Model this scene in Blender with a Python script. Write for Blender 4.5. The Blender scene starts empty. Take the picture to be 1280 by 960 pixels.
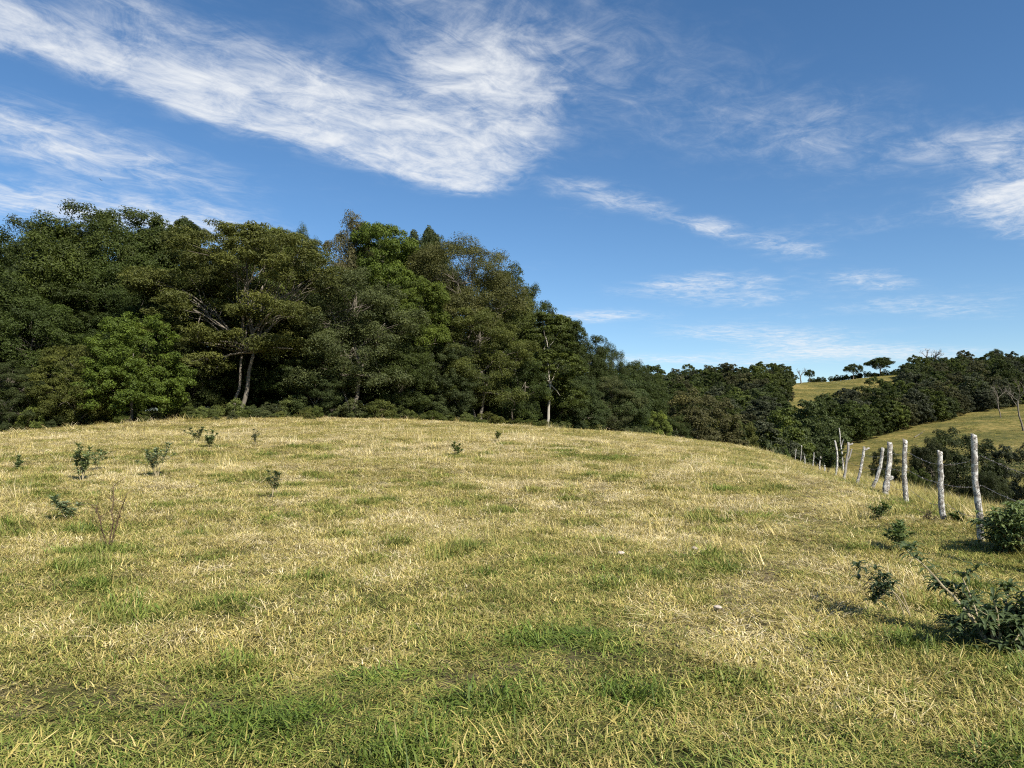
import bpy, math, random
import numpy as np
from mathutils import Vector

sc = bpy.context.scene
COL = sc.collection
PI = math.pi
R = math.radians

# ------------------------------------------------------------------ camera
F = 924.0                                   # focal length in photo pixels (photo is 1280 x 960)
PITCH = math.atan(65.0 / F)
EYE = 1.6
cam_d = bpy.data.cameras.new('camera')
cam_d.sensor_width = 36.0
cam_d.lens = 36.0 * F / 1280.0
cam_d.clip_start = 0.05
cam_d.clip_end = 12000
cam = bpy.data.objects.new('camera', cam_d)
cam.location = (0, 0, EYE)
cam.rotation_euler = (PI / 2 + PITCH, 0, 0)
COL.objects.link(cam)
sc.camera = cam

# ------------------------------------------------------------------ light
SUN_EL, SUN_AZ = 41.0, 143.0                # azimuth clockwise from the view direction (+Y)
sun_d = bpy.data.lights.new('sun', 'SUN')
sun_d.energy = 5.0
sun_d.angle = R(0.53)
sun_d.color = (1.0, 0.94, 0.84)
sun = bpy.data.objects.new('sun', sun_d)
to_sun = Vector((math.sin(R(SUN_AZ)) * math.cos(R(SUN_EL)), math.cos(R(SUN_AZ)) * math.cos(R(SUN_EL)), math.sin(R(SUN_EL))))
sun.rotation_euler = to_sun.to_track_quat('Z', 'Y').to_euler()
sun.location = to_sun * 60
COL.objects.link(sun)

world = bpy.data.worlds.new('World')
sc.world = world
world.use_nodes = True
wt = world.node_tree
wt.nodes.clear()


class NT:
    """small helper to write node maths as expressions"""
    def __init__(self, tree):
        self.t = tree

    def node(self, kind, **props):
        n = self.t.nodes.new(kind)
        for k, v in props.items():
            setattr(n, k, v)
        return n

    def put(self, sock, v):
        if isinstance(v, bpy.types.NodeSocket):
            self.t.links.new(v, sock)
        elif v is not None:
            sock.default_value = v

    def m(self, op, a, b=None, c=None, clamp=False):
        n = self.node('ShaderNodeMath', operation=op, use_clamp=clamp)
        for i, v in enumerate((a, b, c)):
            if v is not None:
                self.put(n.inputs[i], v)
        return n.outputs[0]

    def v(self, op, a, b=None, scale=None):
        n = self.node('ShaderNodeVectorMath', operation=op)
        self.put(n.inputs[0], a)
        if b is not None:
            self.put(n.inputs[1], b)
        if scale is not None:
            self.put(n.inputs['Scale'], scale)
        return n.outputs['Value'] if op in ('DOT_PRODUCT', 'LENGTH', 'DISTANCE') else n.outputs['Vector']

    def noise(self, vec, scale, detail=4, rough=.55, dist=0.0, out='Fac'):
        n = self.node('ShaderNodeTexNoise')
        if vec is not None:
            self.put(n.inputs['Vector'], vec)
        n.inputs['Scale'].default_value = scale
        n.inputs['Detail'].default_value = detail
        n.inputs['Roughness'].default_value = rough
        n.inputs['Distortion'].default_value = dist
        return n.outputs[out]

    def smooth(self, x, a, b, lo=0.0, hi=1.0):
        n = self.node('ShaderNodeMapRange', interpolation_type='SMOOTHSTEP')
        self.put(n.inputs[0], x)
        for i, q in enumerate((a, b, lo, hi)):
            self.put(n.inputs[i + 1], q)
        return n.outputs[0]

    def ramp(self, x, stops):
        n = self.node('ShaderNodeValToRGB')
        self.put(n.inputs[0], x)
        e = n.color_ramp.elements
        while len(e) < len(stops):
            e.new(0.5)
        for el, (p, c) in zip(e, stops):
            el.position = p
            el.color = (*c, 1) if len(c) == 3 else c
        return n.outputs[0]

    def mix(self, f, a, b, mode='MIX'):
        n = self.node('ShaderNodeMix', data_type='RGBA', blend_type=mode)
        self.put(n.inputs[0], f)
        for s, q in ((n.inputs[6], a), (n.inputs[7], b)):
            if isinstance(q, tuple) and len(q) == 3:
                q = (*q, 1)
            self.put(s, q)
        return n.outputs[2]


w = NT(wt)
sky = w.node('ShaderNodeTexSky', sky_type='NISHITA')
sky.sun_disc = False
sky.sun_elevation = R(SUN_EL)
sky.sun_rotation = R(SUN_AZ)
sky.altitude = 900
sky.air_density = 1.0
sky.dust_density = 0.25
sky.ozone_density = 2.2
# cirrus on a flat cloud layer: world direction -> point on the layer (x/z, y/z)
dirv = w.node('ShaderNodeTexCoord').outputs['Generated']
sep = w.node('ShaderNodeSeparateXYZ')
w.put(sep.inputs[0], dirv)
zc = w.m('MAXIMUM', sep.outputs[2], 0.04)
cmb = w.node('ShaderNodeCombineXYZ')
w.put(cmb.inputs[0], w.m('DIVIDE', sep.outputs[0], zc))
w.put(cmb.inputs[1], w.m('DIVIDE', sep.outputs[1], zc))
lay = cmb.outputs[0]
warp = w.v('SCALE', w.v('SUBTRACT', w.noise(lay, 1.3, 3, .6, out='Color'), (.5, .5, .5)), scale=.34)
layw = w.v('MULTIPLY', w.v('ADD', lay, warp), (1, 1, 0))
SEG = [  # from, to, width, strength : wisps of cirrus on the layer
    ((-2.1, 1.05), (-1.3, 1.70), .13, .75), ((-1.3, 1.70), (-.84, 2.2), .12, 1.0), ((-.84, 2.2), (-.45, 2.58), .16, .95), ((-.45, 2.58), (-.16, 2.86), .13, .72), ((-.55, 2.4), (-.18, 2.72), .2, .36),
    ((-.9, 1.75), (-.2, 2.55), .22, .50), ((-.62, 2.05), (-.15, 2.62), .24, .42), ((-.4, 1.35), (-.08, 1.9), .20, .40), ((-.12, 1.9), (.02, 2.4), .17, .50), ((-2.7, 2.75), (-1.5, 3.5), .34, .84),
    ((-1.95, 1.8), (-1.62, 2.55), .24, .56), ((-1.5, 2.4), (-1.2, 2.9), .2, .34), ((.24, 2.86), (.95, 3.5), .11, .44), ((.95, 3.5), (1.65, 4.05), .13, .46),
    ((2.1, 3.05), (2.9, 3.6), .24, .95), ((1.62, 2.45), (2.0, 2.95), .22, .48), ((.25, 2.05), (1.0, 2.45), .38, .33),
    ((.4, 6.1), (.75, 6.1), .3, .60), ((1.9, 7.0), (3.0, 7.6), .6, .56), ((3.6, 8.7), (5.0, 9.2), .8, .78), ((1.2, 4.6), (1.5, 4.75), .25, .4),
    ((2.2, 4.6), (2.5, 4.8), .2, .58), ((1.0, 5.0), (1.8, 5.4), .35, .5), ((3.0, 5.6), (3.6, 5.9), .4, .45), ((1.6, 9.5), (3.2, 10), .8, .5),
    ((-1.6, -1.0), (.4, -.3), .3, .8), ((.8, -2.2), (2.6, -1.2), .35, .7), ((-3.4, -1.6), (-2.4, .4), .35, .7), ((1.9, .4), (3.1, 1.3), .3, .7)]
mask = None
for a, b, wd, st in SEG:
    ba = (b[0] - a[0], b[1] - a[1], 0)
    bb = ba[0] ** 2 + ba[1] ** 2
    pa = w.v('SUBTRACT', layw, (a[0], a[1], 0))
    h = w.m('MULTIPLY', w.v('DOT_PRODUCT', pa, ba), 1 / bb, clamp=True)
    dd = w.v('LENGTH', w.v('SUBTRACT', pa, w.v('SCALE', ba, scale=h)))
    g = w.m('MULTIPLY', w.m('EXPONENT', w.m('MULTIPLY', w.m('MULTIPLY', dd, dd), -1 / wd ** 2)), st)
    mask = g if mask is None else w.m('ADD', mask, g)
mp = w.node('ShaderNodeVectorRotate', rotation_type='Z_AXIS')
w.put(mp.inputs['Vector'], w.v('ADD', lay, w.v('SCALE', warp, scale=.5)))
mp.inputs['Angle'].default_value = R(-46)
fib = w.noise(w.v('MULTIPLY', mp.outputs[0], (2.6, 5.4, 1)), 1.6, 12, .66, .9)
puff = w.noise(w.v('ADD', lay, warp), 6.5, 12, .68, .5)
tex = w.m('ADD', w.m('MULTIPLY', fib, .45), w.m('MULTIPLY', puff, .55))
veil = w.m('MULTIPLY', w.smooth(w.noise(layw, .9, 4, .5), .40, .75), .27)
dens = w.m('ADD', w.m('MINIMUM', mask, .98), veil)
dens = w.m('ADD', dens, w.m('MULTIPLY', w.m('SUBTRACT', tex, .5), w.m('MULTIPLY', w.m('MINIMUM', dens, .6), 5.6)))
cov = w.m('MULTIPLY', w.smooth(dens, .08, 1.65), .95)
cov = w.m('MULTIPLY', cov, w.smooth(sep.outputs[2], .03, .10))
bg1 = w.node('ShaderNodeBackground')
hs_ = w.node('ShaderNodeHueSaturation')
hs_.inputs['Saturation'].default_value = 1.2
w.put(hs_.inputs['Color'], sky.outputs[0])
w.put(bg1.inputs[0], hs_.outputs[0])
bg1.inputs[1].default_value = 0.077
bg2 = w.node('ShaderNodeBackground')
bg2.inputs[0].default_value = (.95, .975, 1, 1)
bg2.inputs[1].default_value = 0.52
mxs = w.node('ShaderNodeMixShader')
w.put(mxs.inputs[0], cov)
w.put(mxs.inputs[1], bg1.outputs[0])
w.put(mxs.inputs[2], bg2.outputs[0])
wo = w.node('ShaderNodeOutputWorld')
w.put(wo.inputs[0], mxs.outputs[0])

sc.view_settings.view_transform = 'Standard'
sc.view_settings.look = 'None'
sc.view_settings.exposure = 0.88
sc.view_settings.gamma = 1.0
sc.render.engine = 'CYCLES'
cy = sc.cycles
cy.max_bounces = 4
cy.diffuse_bounces = 2
cy.glossy_bounces = 2
cy.transmission_bounces = 3
cy.transparent_max_bounces = 8
cy.use_denoising = False
cy.adaptive_threshold = 0.015
cy.filter_width = 1.15
cy.sample_clamp_indirect = 6.0
cy.caustics_reflective = False
cy.caustics_refractive = False

rng = np.random.default_rng(7)
random.seed(7)


# ------------------------------------------------------------------ helpers
def at(px, py, Y):
    """world point seen at photo pixel (px, py) when it stands Y metres ahead"""
    xc, yc = (px - 640) / F, (480 - py) / F
    y = math.cos(PITCH) - yc * math.sin(PITCH)
    z = math.sin(PITCH) + yc * math.cos(PITCH)
    return np.array((xc * Y / y, Y, EYE + z * Y / y))


def tag(o, label=None, cat=None, group=None, kind=None):
    for k, q in (('label', label), ('category', cat), ('group', group), ('kind', kind)):
        if q:
            o[k] = q
    return o


def empty(name, loc, rz=0.0, scale=(1, 1, 1)):
    o = bpy.data.objects.new(name, None)
    o.location = loc
    o.rotation_euler = (0, 0, rz)
    o.scale = scale
    o.empty_display_size = .3
    COL.objects.link(o)
    return o


def mesh_obj(name, me, parent=None, link=True):
    o = bpy.data.objects.new(name, me)
    if link:
        COL.objects.link(o)
    if parent is not None:
        o.parent = parent
    return o


class MB:
    """collects vertices and faces with one float per face"""
    def __init__(self):
        self.V, self.Fc, self.A, self.n = [], [], [], 0

    def add(self, verts, faces, attr=0.5):
        verts = np.asarray(verts, float).reshape(-1, 3)
        for f in faces:
            f = np.asarray(f, int)
            self.Fc.append(f + self.n)
            self.A.append(np.broadcast_to(np.asarray(attr, float), (len(f),)) if np.ndim(attr) < 1 or len(attr) == len(f)
                          else np.full(len(f), .5))
        self.V.append(verts)
        self.n += len(verts)

    def tube(self, pts, rad, sides=7, attr=.5, cap=True, bump=0.0, seed=0):
        pts = np.asarray(pts, float)
        rad = np.broadcast_to(np.asarray(rad, float), (len(pts),))
        t = np.gradient(pts, axis=0)
        t /= np.linalg.norm(t, axis=1)[:, None] + 1e-9
        up = np.array((0., 0, 1)) if abs(t[0][2]) < .9 else np.array((1., 0, 0))
        u = np.cross(t, up)
        u /= np.linalg.norm(u, axis=1)[:, None] + 1e-9
        q = np.cross(t, u)
        a = np.arange(sides) * 2 * PI / sides
        rr = np.ones((len(pts), sides))
        if bump:
            r_ = np.random.default_rng(seed)
            rr += bump * r_.normal(size=(1, sides)) + bump * .3 * r_.normal(size=(len(pts), sides))
        ring = pts[:, None] + (u[:, None] * np.cos(a)[None, :, None] + q[:, None] * np.sin(a)[None, :, None]) * (rad[:, None] * rr)[..., None]
        k, s = len(pts), sides
        i = np.arange(k - 1)[:, None] * s + np.arange(s)[None]
        j = np.arange(k - 1)[:, None] * s + (np.arange(s)[None] + 1) % s
        quads = np.stack([i, j, j + s, i + s], -1).reshape(-1, 4)
        faces = [quads]
        v = ring.reshape(-1, 3)
        if cap:
            v = np.vstack([v, pts[-1] + t[-1] * rad[-1] * .15])
            c = len(v) - 1
            b = (k - 1) * s
            faces.append(np.stack([b + np.arange(s), b + (np.arange(s) + 1) % s, np.full(s, c)], -1))
        self.add(v, faces, attr)

    def mesh(self, name, mat, smooth=False):
        me = bpy.data.meshes.new(name)
        V = np.vstack(self.V)
        me.vertices.add(len(V))
        me.vertices.foreach_set('co', V.ravel())
        sizes = np.concatenate([np.full(len(f), f.shape[1]) for f in self.Fc])
        loops = np.concatenate([f.ravel() for f in self.Fc])
        me.loops.add(len(loops))
        me.loops.foreach_set('vertex_index', loops)
        me.polygons.add(len(sizes))
        st = np.concatenate([[0], np.cumsum(sizes)[:-1]])
        me.polygons.foreach_set('loop_start', st)
        me.polygons.foreach_set('use_smooth', np.full(len(sizes), smooth))
        at_ = me.attributes.new('tint', 'FLOAT', 'FACE')
        at_.data.foreach_set('value', np.concatenate(self.A))
        me.update(calc_edges=True)
        if mat:
            me.materials.append(mat)
        return me


def unit(a):
    return a / (np.linalg.norm(a, axis=-1, keepdims=True) + 1e-9)


def leaves(mb, P, N, T, L, W, tint, fold=.25):
    """one diamond-shaped, slightly folded leaf per point"""
    T = unit(T - N * (T * N).sum(1)[:, None])
    B = np.cross(N, T)
    L = np.broadcast_to(L, (len(P),))[:, None]
    W = np.broadcast_to(W, (len(P),))[:, None]
    v = np.stack([P - T * L * .5, P + B * W * .5 + N * W * fold - T * L * .06, P + T * L * .5, P - B * W * .5 + N * W * fold - T * L * .06], 1)
    f = np.arange(len(P) * 4).reshape(-1, 4)
    mb.add(v, [f], tint)


def vnoise(x, y, seed=0):
    """smooth value noise in 0..1"""
    x, y = np.asarray(x, float), np.asarray(y, float)
    xi, yi = np.floor(x).astype(np.int64), np.floor(y).astype(np.int64)
    fx, fy = x - xi, y - yi
    fx, fy = fx * fx * (3 - 2 * fx), fy * fy * (3 - 2 * fy)

    def hsh(a, b):
        q = (a * 374761393 + b * 668265263 + seed * 974711) & 0xFFFFFFFF
        q = ((q ^ (q >> 13)) * 1274126177) & 0xFFFFFFFF
        return ((q ^ (q >> 16)) & 0xFFFF) / 65535.0
    return (hsh(xi, yi) * (1 - fx) + hsh(xi + 1, yi) * fx) * (1 - fy) + (hsh(xi, yi + 1) * (1 - fx) + hsh(xi + 1, yi + 1) * fx) * fy


def fnoise(x, y, seed=0):
    return (vnoise(x, y, seed) * .5 + vnoise(x * 2.1 + 7, y * 2.1, seed + 1) * .3 + vnoise(x * 4.3, y * 4.3 + 3, seed + 2) * .2)


# ------------------------------------------------------------------ materials
def material(name):
    m = bpy.data.materials.new(name)
    m.use_nodes = True
    m.node_tree.nodes.clear()
    t = NT(m.node_tree)
    out = t.node('ShaderNodeOutputMaterial')
    return m, t, out


def principled(t, col, rough=.7, spec=.3, normal=None):
    b = t.node('ShaderNodeBsdfPrincipled')
    t.put(b.inputs['Base Color'], col if not (isinstance(col, tuple) and len(col) == 3) else (*col, 1))
    t.put(b.inputs['Roughness'], rough)
    t.put(b.inputs['Specular IOR Level'], spec)
    if normal is not None:
        t.put(b.inputs['Normal'], normal)
    return b.outputs[0]


def attr(t, name, kind='GEOMETRY'):
    a = t.node('ShaderNodeAttribute', attribute_type=kind, attribute_name=name)
    return a.outputs['Fac']


def leafy(name, from_object=True, sat=1.0, trans=.28, base=(.06, .09, .02)):
    """leaf material: the object's own colour, each leaf a little different, some light through it"""
    m, t, out = material(name)
    if from_object:
        col = t.node('ShaderNodeObjectInfo').outputs['Color']
    else:
        a = t.node('ShaderNodeAttribute', attribute_type='INSTANCER', attribute_name='icol')
        col = a.outputs['Color']
    ti = attr(t, 'tint')
    k = t.ramp(ti, [(0, (.55, .57, .55)), (.5, (1, 1, 1)), (1, (1.6, 1.5, 1.3))])
    col = t.mix(1.0, col, k, 'MULTIPLY')
    s1 = principled(t, col, .55, .2)
    tr = t.node('ShaderNodeBsdfTranslucent')
    t.put(tr.inputs[0], t.mix(1.0, col, (1.25, 1.3, .7), 'MULTIPLY'))
    mx = t.node('ShaderNodeMixShader')
    mx.inputs[0].default_value = trans
    t.put(mx.inputs[1], s1)
    t.put(mx.inputs[2], tr.outputs[0])
    t.put(out.inputs[0], mx.outputs[0])
    return m


M_LEAF = leafy('leaf')
M_LEAF_I = leafy('leaf_scattered', False)


def bark_mat(name, c0, c1):
    m, t, out = material(name)
    tc = t.node('ShaderNodeTexCoord').outputs['Object']
    n1 = t.noise(tc, 2.2, 6, .65)
    n2 = t.noise(t.v('MULTIPLY', tc, (14, 14, 2.2)), 1.0, 5, .6)
    col = t.ramp(t.m('ADD', t.m('MULTIPLY', n1, .6), t.m('MULTIPLY', n2, .4)), [(.3, c0), (.62, c1)])
    bp = t.node('ShaderNodeBump')
    bp.inputs['Strength'].default_value = .5
    bp.inputs['Distance'].default_value = .03
    t.put(bp.inputs['Height'], n2)
    t.put(out.inputs[0], principled(t, col, .85, .2, bp.outputs[0]))
    return m


M_BARK = bark_mat('bark_grey', (.05, .042, .032), (.19, .165, .13))
M_BARK_MID = bark_mat('bark_light', (.16, .14, .11), (.42, .39, .33))
M_BARK_PALE = bark_mat('bark_pale', (.24, .21, .17), (.55, .51, .44))
M_STEM = bark_mat('stem', (.17, .14, .08), (.38, .32, .20))
M_STEM_DARK = bark_mat('stem_dry', (.045, .03, .02), (.13, .085, .05))


def grass_mat(name):
    m, t, out = material(name)
    d = t.node('ShaderNodeAttribute', attribute_type='INSTANCER', attribute_name='dryness').outputs['Fac']
    b = t.node('ShaderNodeAttribute', attribute_type='INSTANCER', attribute_name='bright').outputs['Fac']
    ti = attr(t, 'tint')
    x = t.m('ADD', t.m('MULTIPLY', ti, .62), t.m('SUBTRACT', t.m('MULTIPLY', d, .95), .28), clamp=True)
    col = t.ramp(x, [(0, (.100, .155, .024)), (.22, (.175, .215, .038)), (.45, (.275, .270, .072)), (.66, (.46, .37, .115)),
                     (.86, (.61, .50, .22)), (1, (.75, .65, .41))])
    col = t.mix(1.0, col, t.ramp(b, [(0, (.55, .55, .55)), (1, (1.35, 1.35, 1.35))]), 'MULTIPLY')
    s1 = principled(t, col, .55, .28)
    tr = t.node('ShaderNodeBsdfTranslucent')
    t.put(tr.inputs[0], col)
    mx = t.node('ShaderNodeMixShader')
    mx.inputs[0].default_value = .28
    t.put(mx.inputs[1], s1)
    t.put(mx.inputs[2], tr.outputs[0])
    t.put(out.inputs[0], mx.outputs[0])
    return m


M_GRASS = grass_mat('grass_blades')


# ------------------------------------------------------------------ the lie of the land
POSTS = [  # base pixel, top pixel, thickness (m), label
    ((1226, 677), (1219.5, 543), .115, 'tall lichen-blotched grey post, its left side dark'),
    ((1181, 655), (1176.5, 564), .125, 'pale post kinked near its squared top'),
    ((1132, 628), (1133, 550), .13, 'straight grey-white post'),
    ((1107, 617), (1111, 553), .17, 'thick gnarled post with a knotted foot'),
    ((1089.5, 615), (1102, 560), .12, 'slanting post curving up against the gnarled one'),
    ((1071, 610), (1082, 559), .12, 'leaning pale post with a stub at its tip'),
    ((1054, 601), (1060.5, 553), .12, 'dark grey forked post'),
    ((1043.5, 597), (1042.5, 551), .11, 'bowed white post'),
    ((1030.5, 594), (1030, 565), .10, 'white post beside a climbing vine'),
    ((1024.5, 592), (1025, 571), .11, None), ((1015.5, 588), (1018, 566), .10, None), ((1007, 585), (1005.5, 570), .10, None),
    ((1000, 582), (1002.5, 557), .11, None), ((993, 580), (995, 561), .10, None), ((958, 578), (959, 573.5), .16, 'short broken stub of a post')]


def fence_Y(px):
    return min(2900.0 / max(px - 950, 1), 76.0)


EDGE = np.array([(-500, 36), (-200, 40), (0, 44), (100, 46), (200, 48), (300, 50), (400, 52), (500, 54), (600, 57), (680, 62), (760, 68), (850, 76), (940, 92), (1000, 130)], float)


def edge_Y(px):
    return np.interp(px, EDGE[:, 0], EDGE[:, 1])


CT = []
for x, y, z in [(0, 0, 0), (-2.5, 1.5, .0), (2.5, 1.5, .0), (-2, 3.8, .0), (0, 3.8, 0), (2.2, 3.8, 0), (0, 7, .06), (-4, 7, .08), (3.2, 7, .05),
                (0, -6, -.3), (-8, -3, -.2), (8, -3, -.3), (0, -30, -3), (-30, -20, -1.5), (30, -20, -5), (-60, 0, .5), (60, 0, -9),
                (0, -150, -6), (-160, 0, 2), (170, 0, -8), (-12, 8, .1), (-20, 20, .55), (0, 14, .30), (-6, 14, .32)]:
    CT.append((x, y, z))
for px, py, Y in [(0, 541, 44), (100, 533, 46), (200, 526, 48), (300, 523, 50), (400, 523, 52), (500, 525.5, 54), (600, 531, 57), (680, 540, 61), (760, 555, 66),
                  (850, 571, 72), (940, 579, 76), (-250, 556, 40), (-500, 565, 36),
                  (1280, 650, 16), (1210, 642, 17.5), (1140, 624, 25), (1380, 672, 14), (1090, 606, 34)]:
    CT.append(tuple(at(px, py, Y)))
for (bx_, by_), _, _, _ in POSTS:
    CT.append(tuple(at(bx_, by_, fence_Y(bx_))))
for x, Y, z in [(-40, 80, 4.2), (-20, 82, 4.3), (0, 92, 2.0), (-90, 80, 3), (14, 112, -2.5), (30, 120, -6), (45, 130, -7),
                (38, 60, -7), (50, 62, -8), (28, 62, -4.5), (24, 45, -3.6), (30, 32, -3.6), (20, 28, -2.0), (34, 80, -8.5), (62, 80, -8.5), (90, 70, -8),
                (46, 200, 3), (46, 260, 12.5), (70, 200, 4), (96, 260, 14),
                (-60, 200, 9), (-60, 300, 14), (-150, 200, 6), (0, 200, 6), (-250, 400, 12), (0, 440, 10), (150, 450, 14), (300, 440, 14), (350, 250, 20), (300, 120, 3), (0, -600, -8), (-600, 0, 2), (600, 0, 4)]:
    CT.append((x, Y, z))
for px, py, Y in [(1060, 560, 150), (1130, 541, 165), (1200, 524, 178), (1280, 510, 188), (1420, 492, 195), (1100, 592, 108), (1280, 566, 115), (1420, 560, 115),
                  (860, 492, 290), (920, 488, 305), (990, 513, 268), (1010, 505, 275), (1060, 491, 300), (960, 482, 322), (1005, 479, 335), (1050, 475, 342), (1100, 470, 347), (1140, 468, 347),
                  (1200, 475, 342), (1280, 470, 335), (1450, 463, 335)]:
    CT.append(tuple(at(px, py, Y)))
CT = np.array(CT)
_c2 = 9.0
_d = np.sqrt(((CT[:, None, :2] - CT[None, :, :2]) ** 2).sum(-1) + _c2)
_n = len(CT)
_A = np.zeros((_n + 1, _n + 1))
_A[:_n, :_n] = _d + np.eye(_n) * -.02
_A[:_n, _n] = 1
_A[_n, :_n] = 1
_w = np.linalg.solve(_A, np.concatenate([CT[:, 2], [0]]))


def height(x, y, fine=True):
    x, y = np.asarray(x, float), np.asarray(y, float)
    sh = x.shape
    q = np.stack([x.ravel(), y.ravel()], -1)
    z = np.empty(len(q))
    for i in range(0, len(q), 20000):
        b = q[i:i + 20000]
        z[i:i + 20000] = np.sqrt(((b[:, None] - CT[None, :, :2]) ** 2).sum(-1) + _c2) @ _w[:_n] + _w[_n]
    r = np.hypot(q[:, 0], q[:, 1])
    z *= np.clip((2200 - r) / 1700, 0, 1)
    if fine:
        z += (vnoise(q[:, 0] * .9, q[:, 1] * .9, 3) - .5) * .07 * np.clip((90 - r) / 60, 0, 1) + (vnoise(q[:, 0] * .23, q[:, 1] * .23, 4) - .5) * .16 * np.clip((r - 6) / 12, 0, 1)
        z += (vnoise(q[:, 0] * .06, q[:, 1] * .06, 5) - .5) * 1.2 * np.clip((r - 100) / 60, 0, 1)
    return z.reshape(sh) if sh else float(z[0])


def hz(x, y):
    return float(height(np.array([x]), np.array([y]))[0])


PATH = [(-3.4, 4.3), (-.6, 4.75), (1.9, 6.7), (3.9, 9.8), (5.4, 13.5), (9.5, 24)]


def path_d(x, y):
    d = np.full(np.shape(x), 1e9)
    for (ax, ay), (bx_, by_) in zip(PATH[:-1], PATH[1:]):
        ux, uy = bx_ - ax, by_ - ay
        h = np.clip(((x - ax) * ux + (y - ay) * uy) / (ux * ux + uy * uy), 0, 1)
        d = np.minimum(d, np.hypot(x - ax - ux * h, y - ay - uy * h))
    return d


LUSH = [(.35, 5.75, .60), (-1.45, 4.3, .34), (-.5, 3.85, .2), (1.35, 7.9, .6), (-3.3, 6.4, .45), (-5.2, 9.5, .6), (3.9, 12.5, .6), (-.7, 9.6, .6), (2.2, 24, 1.3),
        (7.3, 13.4, .8), (4.6, 6.2, .4), (-7.5, 11, .9), (-3, 13, .8), (1.0, 15.5, .8), (-12, 15, 1.0), (.7, 4.7, .22)]
_rl = np.random.default_rng(91)
TUSS = []
for cx, cy_, rr in LUSH:
    for _ in range(int(5 + 16 * rr)):
        a_ = _rl.uniform(0, 6.28)
        q_ = abs(_rl.normal()) * rr * .62
        TUSS.append((cx + math.cos(a_) * q_, cy_ + math.sin(a_) * q_ * .8, _rl.uniform(.07, .24) * (.7 + rr * .5)))
for _ in range(420):
    q_ = math.sqrt(_rl.uniform(4.2 ** 2, 30 ** 2))
    a_ = _rl.uniform(-.75, .75)
    TUSS.append((q_ * math.sin(a_), q_ * math.cos(a_), _rl.uniform(.08, .25) * (1 + q_ / 40)))


def lush_at(x, y):
    g = np.zeros(np.shape(x))
    for cx, cy_, rr in TUSS:
        g = np.maximum(g, np.exp(-((x - cx) ** 2 + (y - cy_) ** 2) / (rr * rr) * 1.1))
    return g


def dry_at(x, y):
    """how dry the pasture is: 0 green, 1 straw"""
    r = np.hypot(x, y)
    d = .44 + .21 * np.clip((r - 3.5) / 11, 0, 1) + (fnoise(x * .55, y * .55, 11) - .5) * .75 + (fnoise(x * .12, y * .12, 21) - .5) * .35
    d += .06 * np.clip((-x) / 8, 0, 1) - .10 * np.clip((x - .22 * y - 1) / 4, 0, 1)
    d -= .38 * lush_at(x, y) + .02 * np.exp(-(path_d(x, y) / .5) ** 2)
    over = np.clip((x - (3.3 + .335 * y)) / 1.5, 0, 1)
    d = d * (1 - over) + over * (.60 + (fnoise(x * .8, y * .8, 31) - .5) * .4)
    return np.clip(d, 0, 1)


def in_wood(x, y):
    px = 640 + F * x / np.maximum(y, .1)
    return (y > edge_Y(px)) & (px < 1000)


# terrain sheet: rings about the viewer, fine near, coarse at the horizon
NA = 420
ang = np.concatenate([np.linspace(-48, 48, 300), np.linspace(48, 312, NA - 300 + 1)[1:-1]])
ang = np.radians(ang)
rad = np.concatenate([np.arange(.4, 3, .2), np.geomspace(3, 420, 300), np.geomspace(430, 5500, 30)])
gx, gy = rad[:, None] * np.sin(ang)[None], rad[:, None] * np.cos(ang)[None]
gz = height(gx, gy)
nr, na = gx.shape
V = np.stack([gx, gy, gz], -1).reshape(-1, 3)
V = np.vstack([V, (0, 0, hz(0, 0))])
ii = np.arange(nr - 1)[:, None] * na + np.arange(na)[None]
jj = np.arange(nr - 1)[:, None] * na + (np.arange(na)[None] + 1) % na
quads = np.stack([ii, ii + na, jj + na, jj], -1).reshape(-1, 4)
tri = np.stack([np.arange(na), (np.arange(na) + 1) % na, np.full(na, nr * na)], -1)[:, ::-1]
mb = MB()
mb.add(V, [quads, tri])

M_GROUND, t, out = material('pasture_ground')
pos = t.node('ShaderNodeNewGeometry').outputs['Position']
dr = attr(t, 'dryness')
wood = attr(t, 'wood')
worn = attr(t, 'worn')
far = attr(t, 'far')
n1 = t.noise(pos, 3.0, 8, .65)
n2 = t.noise(pos, 28.0, 6, .7)
x = t.m('ADD', t.m('MULTIPLY', dr, .8), t.m('MULTIPLY', t.m('SUBTRACT', n2, .5), 1.5), clamp=True)
near = t.ramp(x, [(0, (.030, .040, .010)), (.35, (.065, .068, .020)), (.65, (.14, .113, .045)), (1, (.24, .19, .095))])
soil = t.ramp(n2, [(.3, (.07, .05, .03)), (.7, (.22, .17, .105))])
near = t.mix(t.m('MULTIPLY', worn, t.smooth(n1, .35, .65)), near, soil)
tn = t.noise(t.v('MULTIPLY', pos, (.035, .035, .9)), 1.0, 6, .6, .6)         # cattle terraces follow the contour
tf = t.noise(pos, .06, 7, .62)
tg = t.noise(pos, .9, 6, .7)
xf = t.m('ADD', t.m('ADD', t.m('MULTIPLY', tn, .45), t.m('MULTIPLY', tf, .45)), t.m('MULTIPLY', t.m('SUBTRACT', tg, .5), .5))
hill = t.ramp(xf, [(.34, (.045, .052, .015)), (.44, (.115, .105, .030)), (.53, (.20, .158, .050)), (.62, (.32, .24, .10))])
col = t.mix(far, near, hill)
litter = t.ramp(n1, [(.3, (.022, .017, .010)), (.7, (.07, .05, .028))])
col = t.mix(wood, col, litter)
bp = t.node('ShaderNodeBump')
bp.inputs['Strength'].default_value = .8
bp.inputs['Distance'].default_value = .05
t.put(bp.inputs['Height'], n2)
t.put(out.inputs[0], principled(t, col, .9, .1, bp.outputs[0]))
gme = mb.mesh('ground', M_GROUND, True)
vx, vy = V[:, 0], V[:, 1]
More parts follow.
